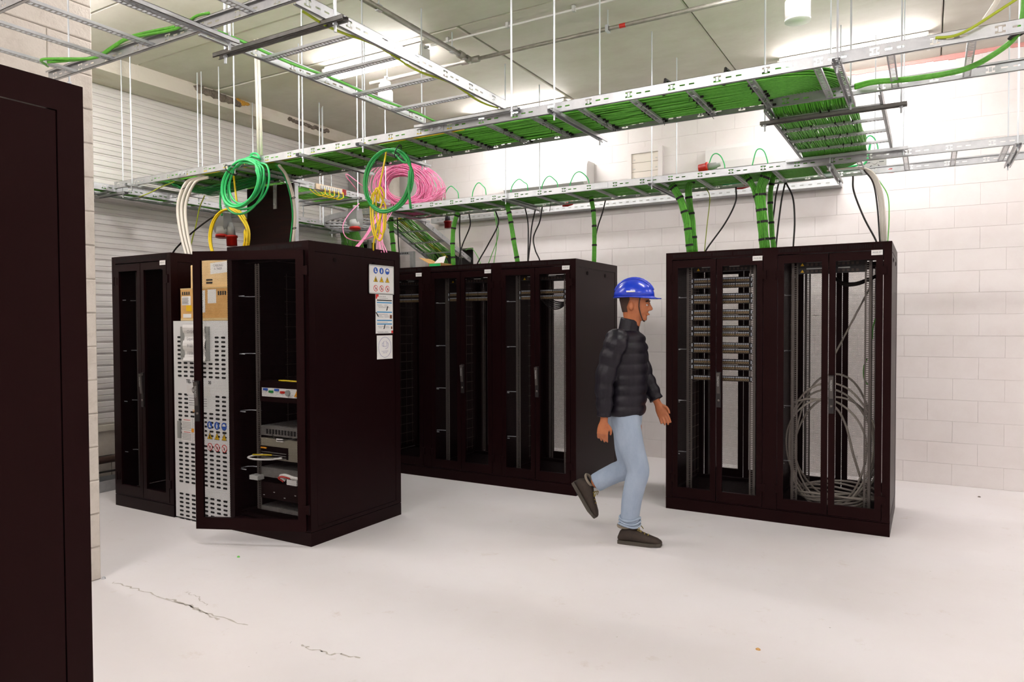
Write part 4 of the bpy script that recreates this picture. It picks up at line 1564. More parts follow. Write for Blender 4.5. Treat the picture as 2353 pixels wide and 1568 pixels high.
# ================================================================== OTHER THINGS
# ---- white metal cabinet between the two front racks
wc0, wc1, wy = -5.137, -4.482, FRONT_A+.007
WC = thing('white_cabinet', 'white vented metal cabinet with notices, between the two front racks', 'cabinet', (wc0, wy, 0))
wW = wc1-wc0
B(wc0, wc1, wy+.02, wy+.86, .02, 1.555).build('body', M_CAB, WC)
B(wc0+.001, wc1-.001, wy, wy+.018, .012, 1.559).build('front_panel', M_CAB, WC)
b = MB()


def wslots(b, x0, nx, z0, nz, skip=()):
    for i in range(nx):
        for j in range(nz):
            if (i, j) in skip: continue
            x, z = wc0+x0+i*.075, z0-j*.0335
            n = 5
            pts = [(x+.008+.0075*math.cos(a), wy-.0012, z+.0075*math.sin(a)) for a in np.linspace(PI/2, 3*PI/2, n)]+[(x+.040+.0075*math.cos(a), wy-.0012, z+.0075*math.sin(a)) for a in np.linspace(-PI/2, PI/2, n)]
            sm_ = shared('wslot', lambda: MB().prism([(p[0]-x, p[1]-wy, p[2]-z) for p in pts], (0, .003, 0)).mesh('vent_slot', M_SLOT))
            put(sm_, 'vent_slot', WC, (x, wy, z))


sk = {(i, j) for i in (1, 2, 3, 4, 5) for j in range(6)}
wslots(b, .05, 8, 1.432, 10, sk)
sk = {(i, j) for i in (2, 3, 4, 5) for j in range(4)} | {(1, j) for j in range(0)}
wslots(b, .05, 8, .985, 10, sk)
wslots(b, .05, 8, .60, 10, set())
wslots(b, .05, 8, .20, 12, set())
# paper in a holder
ho = B(wc0+.105, wc0+.15, wy-.012, wy, 1.26, 1.515).build('paper_holder', M_GREYP, WC)
B(wc0+.40, wc0+.445, wy-.012, wy, 1.26, 1.515).build('paper_holder', M_GREYP, WC)
pp_ = MB()
n = 12
for j in range(n):
    z0, z1 = 1.25+.28*j/n, 1.25+.28*(j+1)/n
    for i in range(6):
        xa, xb = wc0+.14+.27*i/6, wc0+.14+.27*(i+1)/6
        f = lambda x, z: wy-.012-.006*math.sin(z*47)-.004*math.sin((x-wc0)*20)
        pp_.add([(xa, f(xa, z0), z0), (xb, f(xb, z0), z0), (xb, f(xb, z1), z1), (xa, f(xa, z1), z1)], [(0, 1, 2, 3)])
paper = pp_.build('notice_paper', M_PAPER, WC, smooth=True)


def wt(s, size, x, z, m, par=WC, dy=-.002, sx=1., al='LEFT'):
    o = text(s, size, (x, dy, z), 'front', m, WC, align=al, sx=sx)
    return o


for s_, z in (('OV54', 1.475), ('Lepelst', 1.42), ('9160 Lo', 1.365), ('10/06', 1.31)): wt(s_, .034, .20, z, M_INKG, dy=-.022)
wt('TEL. 02/', .036, .155, .985+.105, M_INK)
wt('00', .036, .42, 1.088, M_INK)
pl = MB().box(wc0+.16, wc0+.44, wy-.0016, wy, .985+.0, 1.06).build('number_plate', mat('plate_white', '#eceae8', .35), WC)
wt('OV54', .062, .225, 1.022, M_INK, dy=-.0025, sx=.62)
wt('telenet', .042, .23, .865, M_ORANGE)
b = MB()
for k in range(4): b.box(wc0+.20+.01*k, wc0+.36-.01*k, wy-.001, wy, 1.125+.021*k, 1.129+.021*k)
for k in range(4): b.box(wc0+.185, wc0+.40, wy-.001, wy, .905+.018*k, .9085+.018*k)
b.build('small_print', M_INKG, WC)
cd_ = MB().box(wc0+.092, wc0+.37, wy-.003, wy, .615, .805).build('instruction_card', M_PAPER, WC)
b = MB()
for gx in (.10, .24):
    for gz in (.71, .62):
        for k in range(5): b.box(wc0+gx+.005*(k % 2), wc0+gx+.11, wy-.0036, wy-.003, gz+.012+k*.011, gz+.0145+k*.011)
b.box(wc0+.228, wc0+.230, wy-.0036, wy-.003, .615, .805)
b.box(wc0+.092, wc0+.37, wy-.0036, wy-.003, .708, .710)
b.build('card_text', M_INKG, cd_)
b = MB()
for gx in (.12, .26):
    for gz in (.785, .69): b.box(wc0+gx, wc0+gx+.08, wy-.0037, wy-.003, gz, gz+.004)
b.build('card_heading', M_SRED, cd_)
MB().box(wc0+.215, wc0+.243, wy-.0045, wy-.003, .695, .725).build('logo', M_ORANGE, cd_)
B(wc0+.055, wc0+.082, wy-.016, wy, .64, .775).build('latch', M_GREYP, WC)


def symbol_grid(parent, origin, axu, s, dp):
    """3x3 safety pictograms; axu unit vector to the right, normal dp"""
    axu, dp = np.array(axu, float), np.array(dp, float)
    Zv = np.array([0, 0, 1.])
    O = np.array(origin, float)

    def poly(c, pts, m, lift, nm='pictogram', par=None):
        b = MB()
        b.prism([tuple(O+axu*(c[0]+p[0])+Zv*(c[1]+p[1])+dp*lift) for p in pts], tuple(dp*.0006))
        return b.build(nm, m, par or parent)
    circ = lambda r, n=20, cx=0, cy=0: [(cx+r*math.cos(a), cy+r*math.sin(a)) for a in np.arange(n)*2*PI/n]
    ink = M_INK
    for i in range(3):
        c = (i*s, 0)
        o = poly(c, circ(.36*s), M_BLUE, 0)
        if i == 0:
            poly(c, [(-.12*s, .22*s), (.02*s, .22*s), (.02*s, -.02*s), (.2*s, -.1*s), (.2*s, -.2*s), (-.12*s, -.2*s)], M_PAPER, .0007, 'boot_icon', o)
        elif i == 1:
            poly(c, circ(.06*s, 8, 0, .2*s), M_PAPER, .0007, 'figure_icon', o)
            poly(c, [(-.08*s, .12*s), (.08*s, .12*s), (.12*s, -.02*s), (.06*s, -.24*s), (-.06*s, -.24*s), (-.1*s, -.02*s)], M_PAPER, .0007, 'figure_icon', o)
        else:
            poly(c, [(.24*s*math.cos(a), .24*s*math.sin(a)) for a in np.linspace(0, PI, 9)]+[(-.2*s, -.0*s)], M_PAPER, .0007, 'face_icon', o)
        c = (i*s, -s)
        o = poly(c, [(-.36*s, -.28*s), (.36*s, -.28*s), (0, .36*s)], ink, 0)
        o2 = poly(c, [(-.30*s, -.25*s), (.30*s, -.25*s), (0, .29*s)], M_YEL, .0007, 'yellow_field', o)
        if i == 2: poly(c, [(-.03*s, .14*s), (.03*s, .14*s), (.015*s, -.19*s), (-.015*s, -.19*s)], ink, .0014, 'mark_icon', o)
        elif i == 1: poly(c, [(.04*s, .16*s), (-.08*s, -.06*s), (.0, -.06*s), (-.05*s, -.22*s), (.09*s, .0), (.01*s, .0)], ink, .0014, 'bolt_icon', o)
        else:
            poly(c, circ(.09*s, 8, 0, .02*s), ink, .0014, 'hazard_icon', o)
            poly(c, [(-.14*s, -.19*s), (.14*s, -.19*s), (0, -.02*s)], ink, .0014, 'hazard_icon', o)
        c = (i*s, -2*s)
        o = poly(c, circ(.36*s), M_SRED, 0)
        poly(c, circ(.29*s), M_PAPER, .0007, 'white_field', o)
        poly(c, [(-.06*s, -.16*s), (.1*s, -.12*s), (.08*s, .1*s), (-.04*s, .06*s)], ink, .0014, 'forbidden_icon', o)
        poly(c, [(-.24*s, .2*s), (-.2*s, .24*s), (.24*s, -.2*s), (.2*s, -.24*s)], M_SRED, .0021, 'red_bar', o)


symbol_grid(WC, (wc0+.43, wy-.001, .765), (1, 0, 0), .083, (0, -1, 0))

# ---- signs on the side of the open cabinet
sx_ = -4.056+.419+.0005
SG = thing('safety_sign', 'framed safety sign with nine pictograms on the side of the open cabinet', 'sign', (sx_, 4.2, 1.76))
B(sx_, sx_+.004, 4.067, 4.352, 1.762, 1.978).build('sign_board', M_PAPER, SG)
b = MB()
for (y0, y1, z0, z1) in ((4.067, 4.352, 1.97, 1.98), (4.067, 4.352, 1.76, 1.768), (4.067, 4.071, 1.76, 1.98), (4.348, 4.352, 1.76, 1.98)): b.box(sx_, sx_+.007, y0, y1, z0, z1)
b.build('sign_frame', M_GREYL, SG)
symbol_grid(SG, (sx_+.0045, 4.142, 1.937), (0, 1, 0), .0675, (1, 0, 0))
S2 = thing('instruction_poster', 'first aid poster with blue bars and red corners below the safety sign', 'poster', (sx_, 4.24, 1.455))
B(sx_, sx_+.003, 4.142, 4.342, 1.456, 1.757).build('sheet', M_PAPER, S2)


def pbar(par, nm, m, y0, y1, z0, z1): return B(sx_+.003, sx_+.0038, y0, y1, z0, z1).build(nm, m, par)


for (z0) in (1.690, 1.617, 1.553, 1.525): pbar(S2, 'blue_bar', M_CYAN, 4.155, 4.33, z0, z0+.008)
pbar(S2, 'black_bar', M_INK, 4.155, 4.33, 1.708, 1.716)
pbar(S2, 'red_corner', M_SRED, 4.143, 4.175, 1.738, 1.756)
pbar(S2, 'red_corner', M_SRED, 4.143, 4.158, 1.723, 1.738)
pbar(S2, 'red_corner', M_SRED, 4.322, 4.341, 1.457, 1.478)
b = MB()
for k, z in enumerate((1.675, 1.665, 1.655, 1.602, 1.592, 1.582, 1.541, 1.510, 1.500, 1.468, 1.463)):
    b.box(sx_+.003, sx_+.0036, 4.155+.01*(k % 3), 4.21+.02*(k % 4), z, z+.002)
    b.box(sx_+.003, sx_+.0036, 4.24, 4.28+.01*(k % 3), z, z+.002)
b.build('print_lines', M_INKG, S2)
text('Eerste hulp bij', .013, (.0037, 4.182-4.24, 1.742-1.455), 'side', M_INKG, S2)
text('elektriciteitsongevallen', .011, (.0037, 4.182-4.24, 1.728-1.455), 'side', M_INKG, S2)
for (y0, z0, a) in ((4.262, 1.632, 1), (4.165, 1.585, -1), (4.228, 1.49, 1)):
    b = MB()
    b.prism([(sx_+.003, y0, z0), (sx_+.003, y0+.012, z0+.002), (sx_+.003, y0+.02*a+.004, z0+.035), (sx_+.003, y0+.02*a-.006, z0+.034)], (.0007, 0, 0))
    b.build('drawing', M_INK, S2)
pbar(S2, 'picture', mat('photo_brown', '#7a4a32', .7), 4.305, 4.33, 1.572, 1.60)
pbar(S2, 'picture', mat('photo_brown', '#7a4a32', .7), 4.318, 4.332, 1.49, 1.51)
S3 = thing('helpdesk_sign', 'white helpdesk notice with a headset emblem in a violet ring, lowest on the cabinet side', 'sign', (sx_, 4.24, 1.258))
B(sx_, sx_+.003, 4.154, 4.334, 1.258, 1.441).build('sheet', M_PAPER, S3)
cy, cz = 4.244, 1.349
MB().tube([(sx_+.0035, cy+.074*math.cos(a), cz+.078*math.sin(a)) for a in np.arange(40)*2*PI/40], .0011, 5, closed=True).build('ring', M_PURPLE, S3)
b = MB()
b.tube([(sx_+.0035, cy-.016, cz+.006), (sx_+.0035, cy-.016, cz+.045), (sx_+.0035, cy+.02, cz+.047), (sx_+.0035, cy+.022, cz+.006), (sx_+.0035, cy-.016, cz+.006)], .0011, 4)
b.tube(spline([(sx_+.0035, cy-.018, cz+.035), (sx_+.0035, cy-.031, cz+.03), (sx_+.0035, cy-.031, cz+.012), (sx_+.0035, cy-.018, cz+.008)], 5), .0012, 4)
b.tube(spline([(sx_+.0035, cy+.024, cz+.035), (sx_+.0035, cy+.036, cz+.03), (sx_+.0035, cy+.036, cz+.012), (sx_+.0035, cy+.03, cz-.004), (sx_+.0035, cy+.005, cz-.012)], 5), .0012, 4)
b.build('headset_icon', M_PURPLE, S3)
text('Proximus Helpdesk', .0095, (.0036, cy-4.24, cz-.030-1.258), 'side', M_PURPLE, S3, align='CENTER')
text('0800 55 200', .0095, (.0036, cy-4.24, cz-.043-1.258), 'side', M_PURPLE, S3, align='CENTER')


# ---- cardboard boxes on the white cabinet
def carton(label, x0, x1, y0, y1, z0, z1, m, rot=0.):
    r = thing('cardboard_box', label, 'box', ((x0+x1)/2, (y0+y1)/2, z0), 'cartons on the white cabinet')
    hx, hy, hz = (x1-x0)/2, (y1-y0)/2, z1-z0
    b = MB()
    c = .004
    b.rings([[(-hx+c, -hy+c, 0), (hx-c, -hy+c, 0), (hx-c, hy-c, 0), (-hx+c, hy-c, 0)], [(-hx, -hy, c), (hx, -hy, c), (hx, hy, c), (-hx, hy, c)],
             [(-hx, -hy, hz-c), (hx, -hy, hz-c), (hx, hy, hz-c), (-hx, hy, hz-c)], [(-hx+c, -hy+c, hz), (hx-c, -hy+c, hz), (hx-c, hy-c, hz), (-hx+c, hy-c, hz)]])
    b.build('carton', m, r, local=True)
    r.rotation_euler.z = rot
    return r, hx, hy, hz


def sticker(r, nm, m, x0, x1, y, z0, z1, tilt=0.):
    b = MB()
    b.add([(x0, y, z0), (x1, y, z0+tilt), (x1, y, z1+tilt), (x0, y, z1)], [(0, 1, 2, 3)])
    b.add([(x0, y+.001, z0), (x0, y+.001, z1), (x1, y+.001, z1+tilt), (x1, y+.001, z0+tilt)], [(0, 1, 2, 3)])
    return b.build(nm, m, r, local=True)


r, hx, hy, hz = carton('brown taped carton with shipping labels on top of the white cabinet', -5.075, -4.515, 3.50, 3.86, 1.562, 1.812, M_CARD)
sticker(r, 'shipping_label', M_PAPER, -hx+.015, -hx+.125, -hy-.001, .12, .19)
sticker(r, 'shipping_label', M_PAPER, -hx+.155, -hx+.30, -hy-.001, .05, .22, .012)
sticker(r, 'shipping_label', M_PAPER, -hx+.03, -hx+.13, -hy-.001, .022, .052)
sticker(r, 'yellow_label', M_YEL, -hx+.07, -hx+.138, -hy-.002, .075, .12, -.004)
sticker(r, 'shipping_label', M_PAPER, hx-.23, hx-.13, -hy-.001, .13, .235)
b = MB()
for k in range(4): b.box(-hx+.02+.026*k, -hx+.036+.026*k, -hy-.0016, -hy-.0008, .20, .225)
for k in range(4): b.box(hx-.11+.026*k, hx-.094+.026*k, -hy-.0016, -hy-.0008, .19, .22)
b.build('printed_marks', M_INK, r, local=True)
b = MB()
for k in range(5): b.box(-hx+.022, -hx+.10-.006*(k % 2), -hy-.0026, -hy-.0018, .13+.011*k, .133+.011*k)
for k in range(9): b.box(-hx+.17, -hx+.26+.01*(k % 3), -hy-.0026, -hy-.0018, .07+.016*k, .0725+.016*k)
b.build('label_print', M_INKG, r, local=True)
b = MB()
b.box(-hx-.001, hx+.001, -hy-.0012, -hy+.02, -.001, .018)
b.box(-hx-.001, hx+.001, -hy-.0012, hy, .242, .2515)
b.build('tape', M_TAPE, r, local=True)
r, hx, hy, hz = carton('pale open carton standing on the taped carton, seen through the door mesh', -4.845, -4.515, 3.52, 3.86, 1.8135, 2.02, M_CARD2, .10)
sticker(r, 'paper_note', M_PAPER, -hx+.10, hx-.03, -hy-.001, .10, .185, .012)
b = MB()
for k in range(2): b.box(-hx+.055, -hx+.12, -hy-.0016, -hy-.0008, .03+.022*k, .042+.022*k)
b.build('printed_marks', M_INK, r, local=True)
text('CABLING', .024, (-hx+.13, -hy-.0025, .165), 'front', M_INKG, r)
text('A TRIER', .024, (-hx+.14, -hy-.0025, .14), 'front', M_INKG, r)
b = MB()
b.prism([(-hx, hy, hz), (hx, hy, hz), (hx-.02, hy+.05, hz+.05), (-hx+.02, hy+.05, hz+.05)], (0, .004, .003))
b.build('flap', M_CARD2, r, local=True)
r, hx, hy, hz = carton('pale upright carton behind the door frame on the taped carton', -4.99, -4.865, 3.53, 3.85, 1.8135, 1.995, M_CARD2, .03)
b = MB()
for k in range(2): b.box(.0+.026*k, .016+.026*k, -hy-.0016, -hy-.0008, .13, .165)
b.build('printed_marks', mat('faint_print', '#a98a58', .8), r, local=True)

# ---- equipment inside the open cabinet
ax = -4.056


def unit(name, label, cat, z0, z1, m, depth=.35, x0=-.235, x1=.235):
    r = thing(name, label, cat, (ax, FRONT_A+.13, z0))
    B(x0, x1, 0, depth, 0, z1-z0).build('housing', m, r, local=True)
    return r


zz = lambda py: P(640, py, y=FRONT_A+.13)[2]
r = unit('power_distribution_unit', 'white-fronted power unit with coloured switches in the open cabinet', 'power unit', zz(925), zz(878), M_RACK)
h_ = zz(878)-zz(925)
B(-.21, .235, -.003, 0, h_*.25, h_*.68).build('front_plate', M_WHITE, r, local=True)
for k, m in enumerate((M_BLUE, M_GREEN3, M_BLUE, M_RED)): B(-.19+.06*k, -.145+.06*k, -.010, -.003, h_*(.45 if k % 2 else .55), h_*(.56 if k % 2 else .66)).build('switch', m, r, local=True)
MB().cyl((.07, -.003, h_*.48), (.07, -.016, h_*.48), .022, n=14).build('dial', M_GREYP, r, local=True)
MB().prism([(.13, -.004, h_*.32), (.19, -.004, h_*.32), (.16, -.004, h_*.66)], (0, -.001, 0)).build('warning_mark', M_ORANGE, r, local=True)
MB().tube(spline([(-.05, .02, h_+.008), (.05, -.01, h_+.012), (.15, .0, h_+.01), (.25, .02, h_+.012)], 6), .006, 6).build('yellow_lead', M_YELC, r, local=True)
r = unit('network_switch', 'slim grey network switch with black ports in the open cabinet', 'switch', zz(1004), zz(982), M_STEELD)
h_ = zz(982)-zz(1004)
b = MB()
for k in range(10): b.box(-.17+.032*k, -.15+.032*k, -.002, 0, h_*.2, h_*.7)
b.build('ports', M_SLOT, r, local=True)
MB().tube(spline([(-.1, -.005, .01), (-.02, -.03, -.02), (.08, -.03, -.01), (.2, -.005, .015)], 6), .004, 6).build('patch_lead', M_BLK, r, local=True)
B(-.03, .04, -.032, -.024, -.03, -.008).build('cable_tag', M_PAPER, r, local=True)
r = unit('modem_shelf', 'pale grey perforated equipment box with modules in the open cabinet', 'equipment', zz(1058), zz(1010), mat('equip_grey', '#8d8878', .5))
h_ = zz(1010)-zz(1058)
B(-.235, .06, -.002, 0, .01, h_*.62).build('module_bay', M_RACKIN, r, local=True)
b = MB()
for k in range(3): b.box(-.22, .04, -.006, -.001, .012+.018*k, .018+.018*k)
b.build('module', M_STEELD, r, local=True)
MB().tube(spline([(-.2, -.01, .03), (-.27, -.05, .02), (-.30, -.06, .005), (-.22, -.06, .0), (-.1, -.03, .005), (.0, -.005, .02)], 6), .007, 6).build('white_lead', M_WHITE, r, local=True)
MB().tube(spline([(-.26, -.05, .03), (-.18, -.05, .036), (-.08, -.03, .04)], 6), .005, 6).build('yellow_lead', M_YELC, r, local=True)
B(-.22, -.16, -.012, -.004, h_*.5, h_*.56).build('orange_tab', M_ORANGE, r, local=True)
r = unit('cable_shelf', 'dark shelf carrying a white and red cable bundle in the open cabinet', 'shelf', zz(1100), zz(1078), M_STEELD, .4)
MB().tube(spline([(.05, -.02, .0), (.02, -.04, .03), (.08, -.05, .045), (.16, -.05, .035), (.24, -.04, .03)], 6), .012, 7).build('white_lead', M_WHITE, r, local=True)
MB().tube(spline([(.04, -.03, -.01), (.01, -.05, .02), (.07, -.06, .035), (.14, -.06, .03)], 6), .006, 6).build('red_lead', M_RED, r, local=True)
B(.1, .2, -.055, -.04, -.02, .02).build('white_connector', M_WHITE, r, local=True)
B(-.29, -.2, -.06, .0, -.02, .012).build('white_connector', M_GREYL, r, local=True)
r = unit('dark_server', 'dark rack unit with white indicator dots low in the open cabinet', 'equipment', zz(1150), zz(1112), M_RACK)
b = MB()
for k in range(4): b.box(-.21+.11*k, -.195+.11*k, -.002, 0, .05 if k % 2 else .02, .056 if k % 2 else .026)
b.build('indicator_lights', M_GREYL, r, local=True)
r = unit('perforated_shelf', 'perforated grey shelf at the bottom of the open cabinet', 'shelf', zz(1178), zz(1168), M_STEELD, .5)

# ---- cables in the far right cabinet
r = thing('grey_cable_coil', 'loose coil of grey cable lying and leaning inside the far right cabinet', 'cable coil', (c2x, FRONT_B+.4, .12))
for k in range(5):
    ra, rb = .285+.018*(k % 3), .42+.03*(k % 4)
    cx_, cz_ = c2x-.02+.015*(k-2), .13+rb*.93
    yy = FRONT_B+.30+.05*k
    pts = [(cx_+ra*math.cos(a)*(1+.05*math.sin(3*a+k)), yy+.10*math.sin(a)*(1 if k % 2 else -.6), cz_+rb*math.sin(a)) for a in np.arange(16)*2*PI/16]
    MB().tube(spline(pts, 4, closed=True), .008, 7, closed=True).build('cable_loop', M_GRC, r, smooth=True)
for k in range(6):
    ra = .20+.025*k
    pts = [(c2x+.02+ra*math.cos(a), FRONT_B+.42+ra*.9*math.sin(a), .135+.014*k+.02*math.sin(2*a+k)) for a in np.arange(14)*2*PI/14]
    MB().tube(spline(pts, 4, closed=True), .0085, 7, closed=True).build('cable_loop', M_GRC, r, smooth=True)
pts = [(c2x-.28, FRONT_B+.3, .9), (c2x-.15, FRONT_B+.3, .93), (c2x+.0, FRONT_B+.35, .88), (c2x+.08, FRONT_B+.4, .74), (c2x+.14, FRONT_B+.4, .5), (c2x+.2, FRONT_B+.4, .3)]
MB().tube(spline(pts, 6), .009, 7).build('cable_end', M_GRC, r, smooth=True)
MB().tube([P(1906, 838, y=FRONT_B+.30), P(2000, 660, y=FRONT_B+.36)], .007, 7).build('cable_end', M_GRC, r, smooth=True)
r = thing('black_cable_coil', 'black cable loop hanging at the top of the far right cabinet', 'cable coil', P(1960, 655, y=6.2))
for k in range(4):
    MB().tube(spline([P(1905, 628, y=6.25), P(1935, 648+2*k, y=6.2), P(1965, 650+2*k, y=6.18), P(1995, 640+2*k, y=6.2), P(2020, 630+k, y=6.3)], 6), .007, 6).build('cable', M_BLK, r, smooth=True)
r = thing('green_pigtail', 'small green cable loop inside the far right cabinet', 'cable', P(1984, 850, y=6.3))
MB().tube(spline([P(1992, 825, y=6.3), P(1985, 845, y=6.28), P(1986, 870, y=6.28), P(1994, 885, y=6.3)], 6), .006, 6).build('cable', M_LIME, r, smooth=True)
MB().tube(spline([P(2012, 732, y=6.35), P(2006, 752, y=6.35), P(2004, 780, y=6.35)], 6), .006, 6).build('cable', M_LIME, r, smooth=True)
r = thing('black_patch_leads', 'dark patch leads drooping below the power strip of the right end middle cabinet', 'cables', P(1280, 690, y=5.9))
for k in range(5):
    MB().tube(spline([P(1240, 668+4*k, y=5.85), P(1265, 688+5*k, y=5.9), P(1290, 695+3*k, y=5.9), P(1310, 690-2*k, y=5.9)], 6), .006, 6).build('lead', M_BLK, r, smooth=True)

# ---- brown board behind the front row with bracket and copper bar
BR = thing('brown_board', 'tall dark brown plywood board standing behind the open cabinet', 'board', (-5.2, 4.5, 0))
B(-5.51, -4.885, 4.50, 4.53, 0, 2.795).build('board', M_PLY, BR)
b = MB()
bx = P(632, 440, y=4.495)[0]
b.box(bx-.02, bx+.02, 4.49, 4.499, 2.58, 2.798)
b.build('bracket', M_STEEL, BR)
for z in (2.62, 2.74): MB().cyl((bx, 4.49, z), (bx, 4.482, z), .012, n=8).build('bolt', M_STEEL2, BR)
cb = B(-5.535, -5.50, 4.485, 4.497, 2.15, 2.52).build('copper_bar', M_COPPER, BR)
b = MB()
for k in range(6): b.cyl((-5.515, 4.485, 2.2+.055*k), (-5.515, 4.476, 2.2+.055*k), .011, n=8)
b.build('bar_bolts', M_STEEL2, BR)
B(-4.887, -4.872, 4.495, 4.535, 0, 2.795).build('edge_strip', M_STEEL, BR)

# ---- earth bar on the left cross ladder
EB = thing('earth_bar', 'beige terminal earth bar bolted to the cross ladder rail', 'earth bar', (XY1, 5.1, ZY+.01))
y0_, y1_ = P(725, 435, x=XY1+.004)[1], P(793, 445, x=XY1+.004)[1]
B(XY1+.002, XY1+.016, y0_, y1_, ZY+.004, ZY+.056).build('bar', mat('bar_beige', '#d9c4a6', .5), EB)
b = MB()
for k in range(10):
    yy = y0_+.05+k*(y1_-y0_-.12)/10
    b.box(XY1+.016, XY1+.03, yy, yy+.02, ZY+.012, ZY+.045)
b.build('terminals', M_GREYL, EB)
B(XY1+.002, XY1+.02, y1_-.05, y1_, ZY+.004, ZY+.056).build('red_end', M_REDD, EB)
for k in range(5):
    yy = y0_+.09+k*.06
    MB().tube(spline([(XY1+.03, yy, ZY+.02), (XY1+.035, yy, ZY-.03), (XY1+.0, yy-.03, ZY-.05), (XY1-.06, yy-.05, ZY-.02), (XY1-.12, yy-.05, ZY+.03)], 5), .005, 6).build('earth_lead', M_YELC, EB, smooth=True)


# ---- red and grey power connectors
def socket_box(label, c, s=1.):
    r = thing('socket_box', label, 'socket', tuple(c))
    x, y, z = c
    b = MB()
    b.rings([[(x-.05*s, y-.04, z), (x+.06*s, y-.04, z-.02), (x+.06*s, y+.04, z-.02), (x-.05*s, y+.04, z)],
             [(x-.06*s, y-.05, z+.06), (x+.06*s, y-.05, z+.06), (x+.06*s, y+.05, z+.06), (x-.06*s, y+.05, z+.06)],
             [(x-.035*s, y-.04, z+.17), (x+.05*s, y-.04, z+.17), (x+.05*s, y+.04, z+.17), (x-.035*s, y+.04, z+.17)]])
    b.build('housing', M_GREYP, r)
    b = MB()
    b.cyl((x+.02, y-.02, z+.04), (x+.035, y-.035, z-.035), .042*s, n=16)
    b.build('outlet', M_GREYL, r, smooth=True)
    MB().cyl((x+.035, y-.035, z-.03), (x+.037, y-.037, z-.05), .046*s, n=16).build('red_collar', M_RED, r, smooth=True)
    MB().cyl((x, y, z+.17), (x, y, z+.205), .018, n=10).build('cable_gland', M_GREYL, r, smooth=True)
    return r


def plug(label, top, d, body=M_GREYP, col=M_RED, s=1.):
    r = thing('power_plug', label, 'plug', tuple(top))
    top, d = np.array(top, float), np.array(d, float)
    d /= np.linalg.norm(d)
    b = MB()
    b.tube([top, top+d*.03*s, top+d*.032*s, top+d*.11*s], [.016*s, .02*s, .026*s, .034*s], 14)
    b.build('plug_body', body, r, smooth=True)
    MB().tube([top+d*.105*s, top+d*.12*s, top+d*.121*s, top+d*.185*s], [.047*s, .047*s, .04*s, .04*s], 16).build('collar', col, r, smooth=True)
    return r


socket_box('grey socket box hanging left of the brown board', P(512, 535, y=4.3), 1.25)
plug('grey plug with orange-red collar hanging in front of the brown board edge', P(530, 512, y=4.3), (.07, 0, -1), s=1.15)
socket_box('grey socket box under the curved ladder bend', P(815, 518, y=5.5), 1.25)
plug('dark plug with a deep red collar beside the leftmost green drop', P(1028, 488, y=6.5), (.03, 0, -1), mat('dark_plug', '#3a3f45', .5), M_REDD, .95)
plug('grey plug with orange-red collar lying on the lower ladder', P(1655, 378, y=6.3), P(1620, 386, y=6.3)-np.array(P(1655, 378, y=6.3)), M_GREYP, M_RED, 1.0)
for k, (px, py, lb) in enumerate(((1303, 470, 'small red connector under the lower ladder near the middle row end'), (1705, 429, 'small red connector under the lower ladder between the right drops'), (2050, 391, 'small red connector below the rail at far right'), (1907, 397, 'small red connector under the lower ladder below the cross ladder'))):
    q = np.array(P(px, py, y=6.5))
    o = MB().tube([q+np.array([-.05, 0, -.012]), q, q+np.array([.06, 0, .01])], [.008, .024, .02], 10).build('red_connector', M_RED, smooth=True)
    tag(o, lb, 'plug')


# ---- air conditioners on the back wall
def aircon(label, x0, x1, z0, z1):
    r = thing('air_conditioner', label, 'air conditioner', ((x0+x1)/2, YB, z0), 'wall air conditioners')
    prof_ = [(0, z0), (-.17, z0), (-.215, z0+.05), (-.225, z0+.12), (-.22, z1-.05), (-.19, z1-.008), (-.16, z1), (0, z1)]
    b = MB()
    b.prism([(x0, YB-.01+dy, z) for dy, z in prof_], (x1-x0, 0, 0))
    b.build('casing', M_AC, r)
    b = MB()
    b.prism([(x0+.05, YB-.012-.172, z0+.002), (x0+.05, YB-.014-.214, z0+.048), (x0+.05, YB-.008-.214, z0+.048)], (x1-x0-.1, 0, 0))
    b.build('outlet_flap', M_GREYL, r)
    B(x0+.04, x1-.04, YB-.17, YB-.06, z0-.004, z0).build('air_slot', M_INK, r)
    return r


aircon('wide white air conditioner on the back wall above the middle cabinet row', -4.55, -3.42, 3.13, 3.42)
aircon('white air conditioner on the back wall above the patch panel cabinet', -2.05, -1.02, 3.10, 3.40)
r = thing('wall_hatch', 'beige recessed hatch with slats high on the back wall', 'hatch', (-2.79, YB, 3.05))
b = MB()
for (x0, x1, z0, z1) in ((-3.0, -2.95, 3.0, 3.52), (-2.635, -2.585, 3.0, 3.52), (-2.95, -2.635, 3.465, 3.52), (-2.95, -2.635, 3.0, 3.05)): b.box(x0, x1, YB-.04, YB-.002, z0, z1)
b.build('frame', M_WALL, r)
for k in range(4):
    sl_ = B(-2.95, -2.635, YB-.022, YB-.012, 3.052+.104*k, 3.152+.104*k).build('slat', mat('beige_slat', '#efe6da', .6), r)
    for x in (-2.93, -2.67): B(x, x+.02, YB-.025, YB-.022, 3.08+.104*k, 3.09+.104*k).build('hinge', M_GREYL, r)
r = thing('ceiling_speaker_plate', 'square white detector plate with radial slots below the cross ladder', 'detector', P(2010, 373, y=6.9))
q = np.array(P(2010, 373, y=6.9))
B(q[0]-.09, q[0]+.09, 6.9, 6.92, q[2]-.09, q[2]+.09).build('plate', M_GREYL, r)
b = MB()
for k in range(8):
    a = k*PI/4
    b.tube([q+np.array([.035*math.cos(a), -.003, .035*math.sin(a)]), q+np.array([.07*math.cos(a), -.003, .07*math.sin(a)])], .003, 4)
b.build('radial_slots', M_INKG, r)
MB().cyl(tuple(q), tuple(q+np.array([0, -.012, 0])), .018, n=12).build('centre', M_GREYL, r)
rod(r, q[0], 6.91, q[2]+.09)

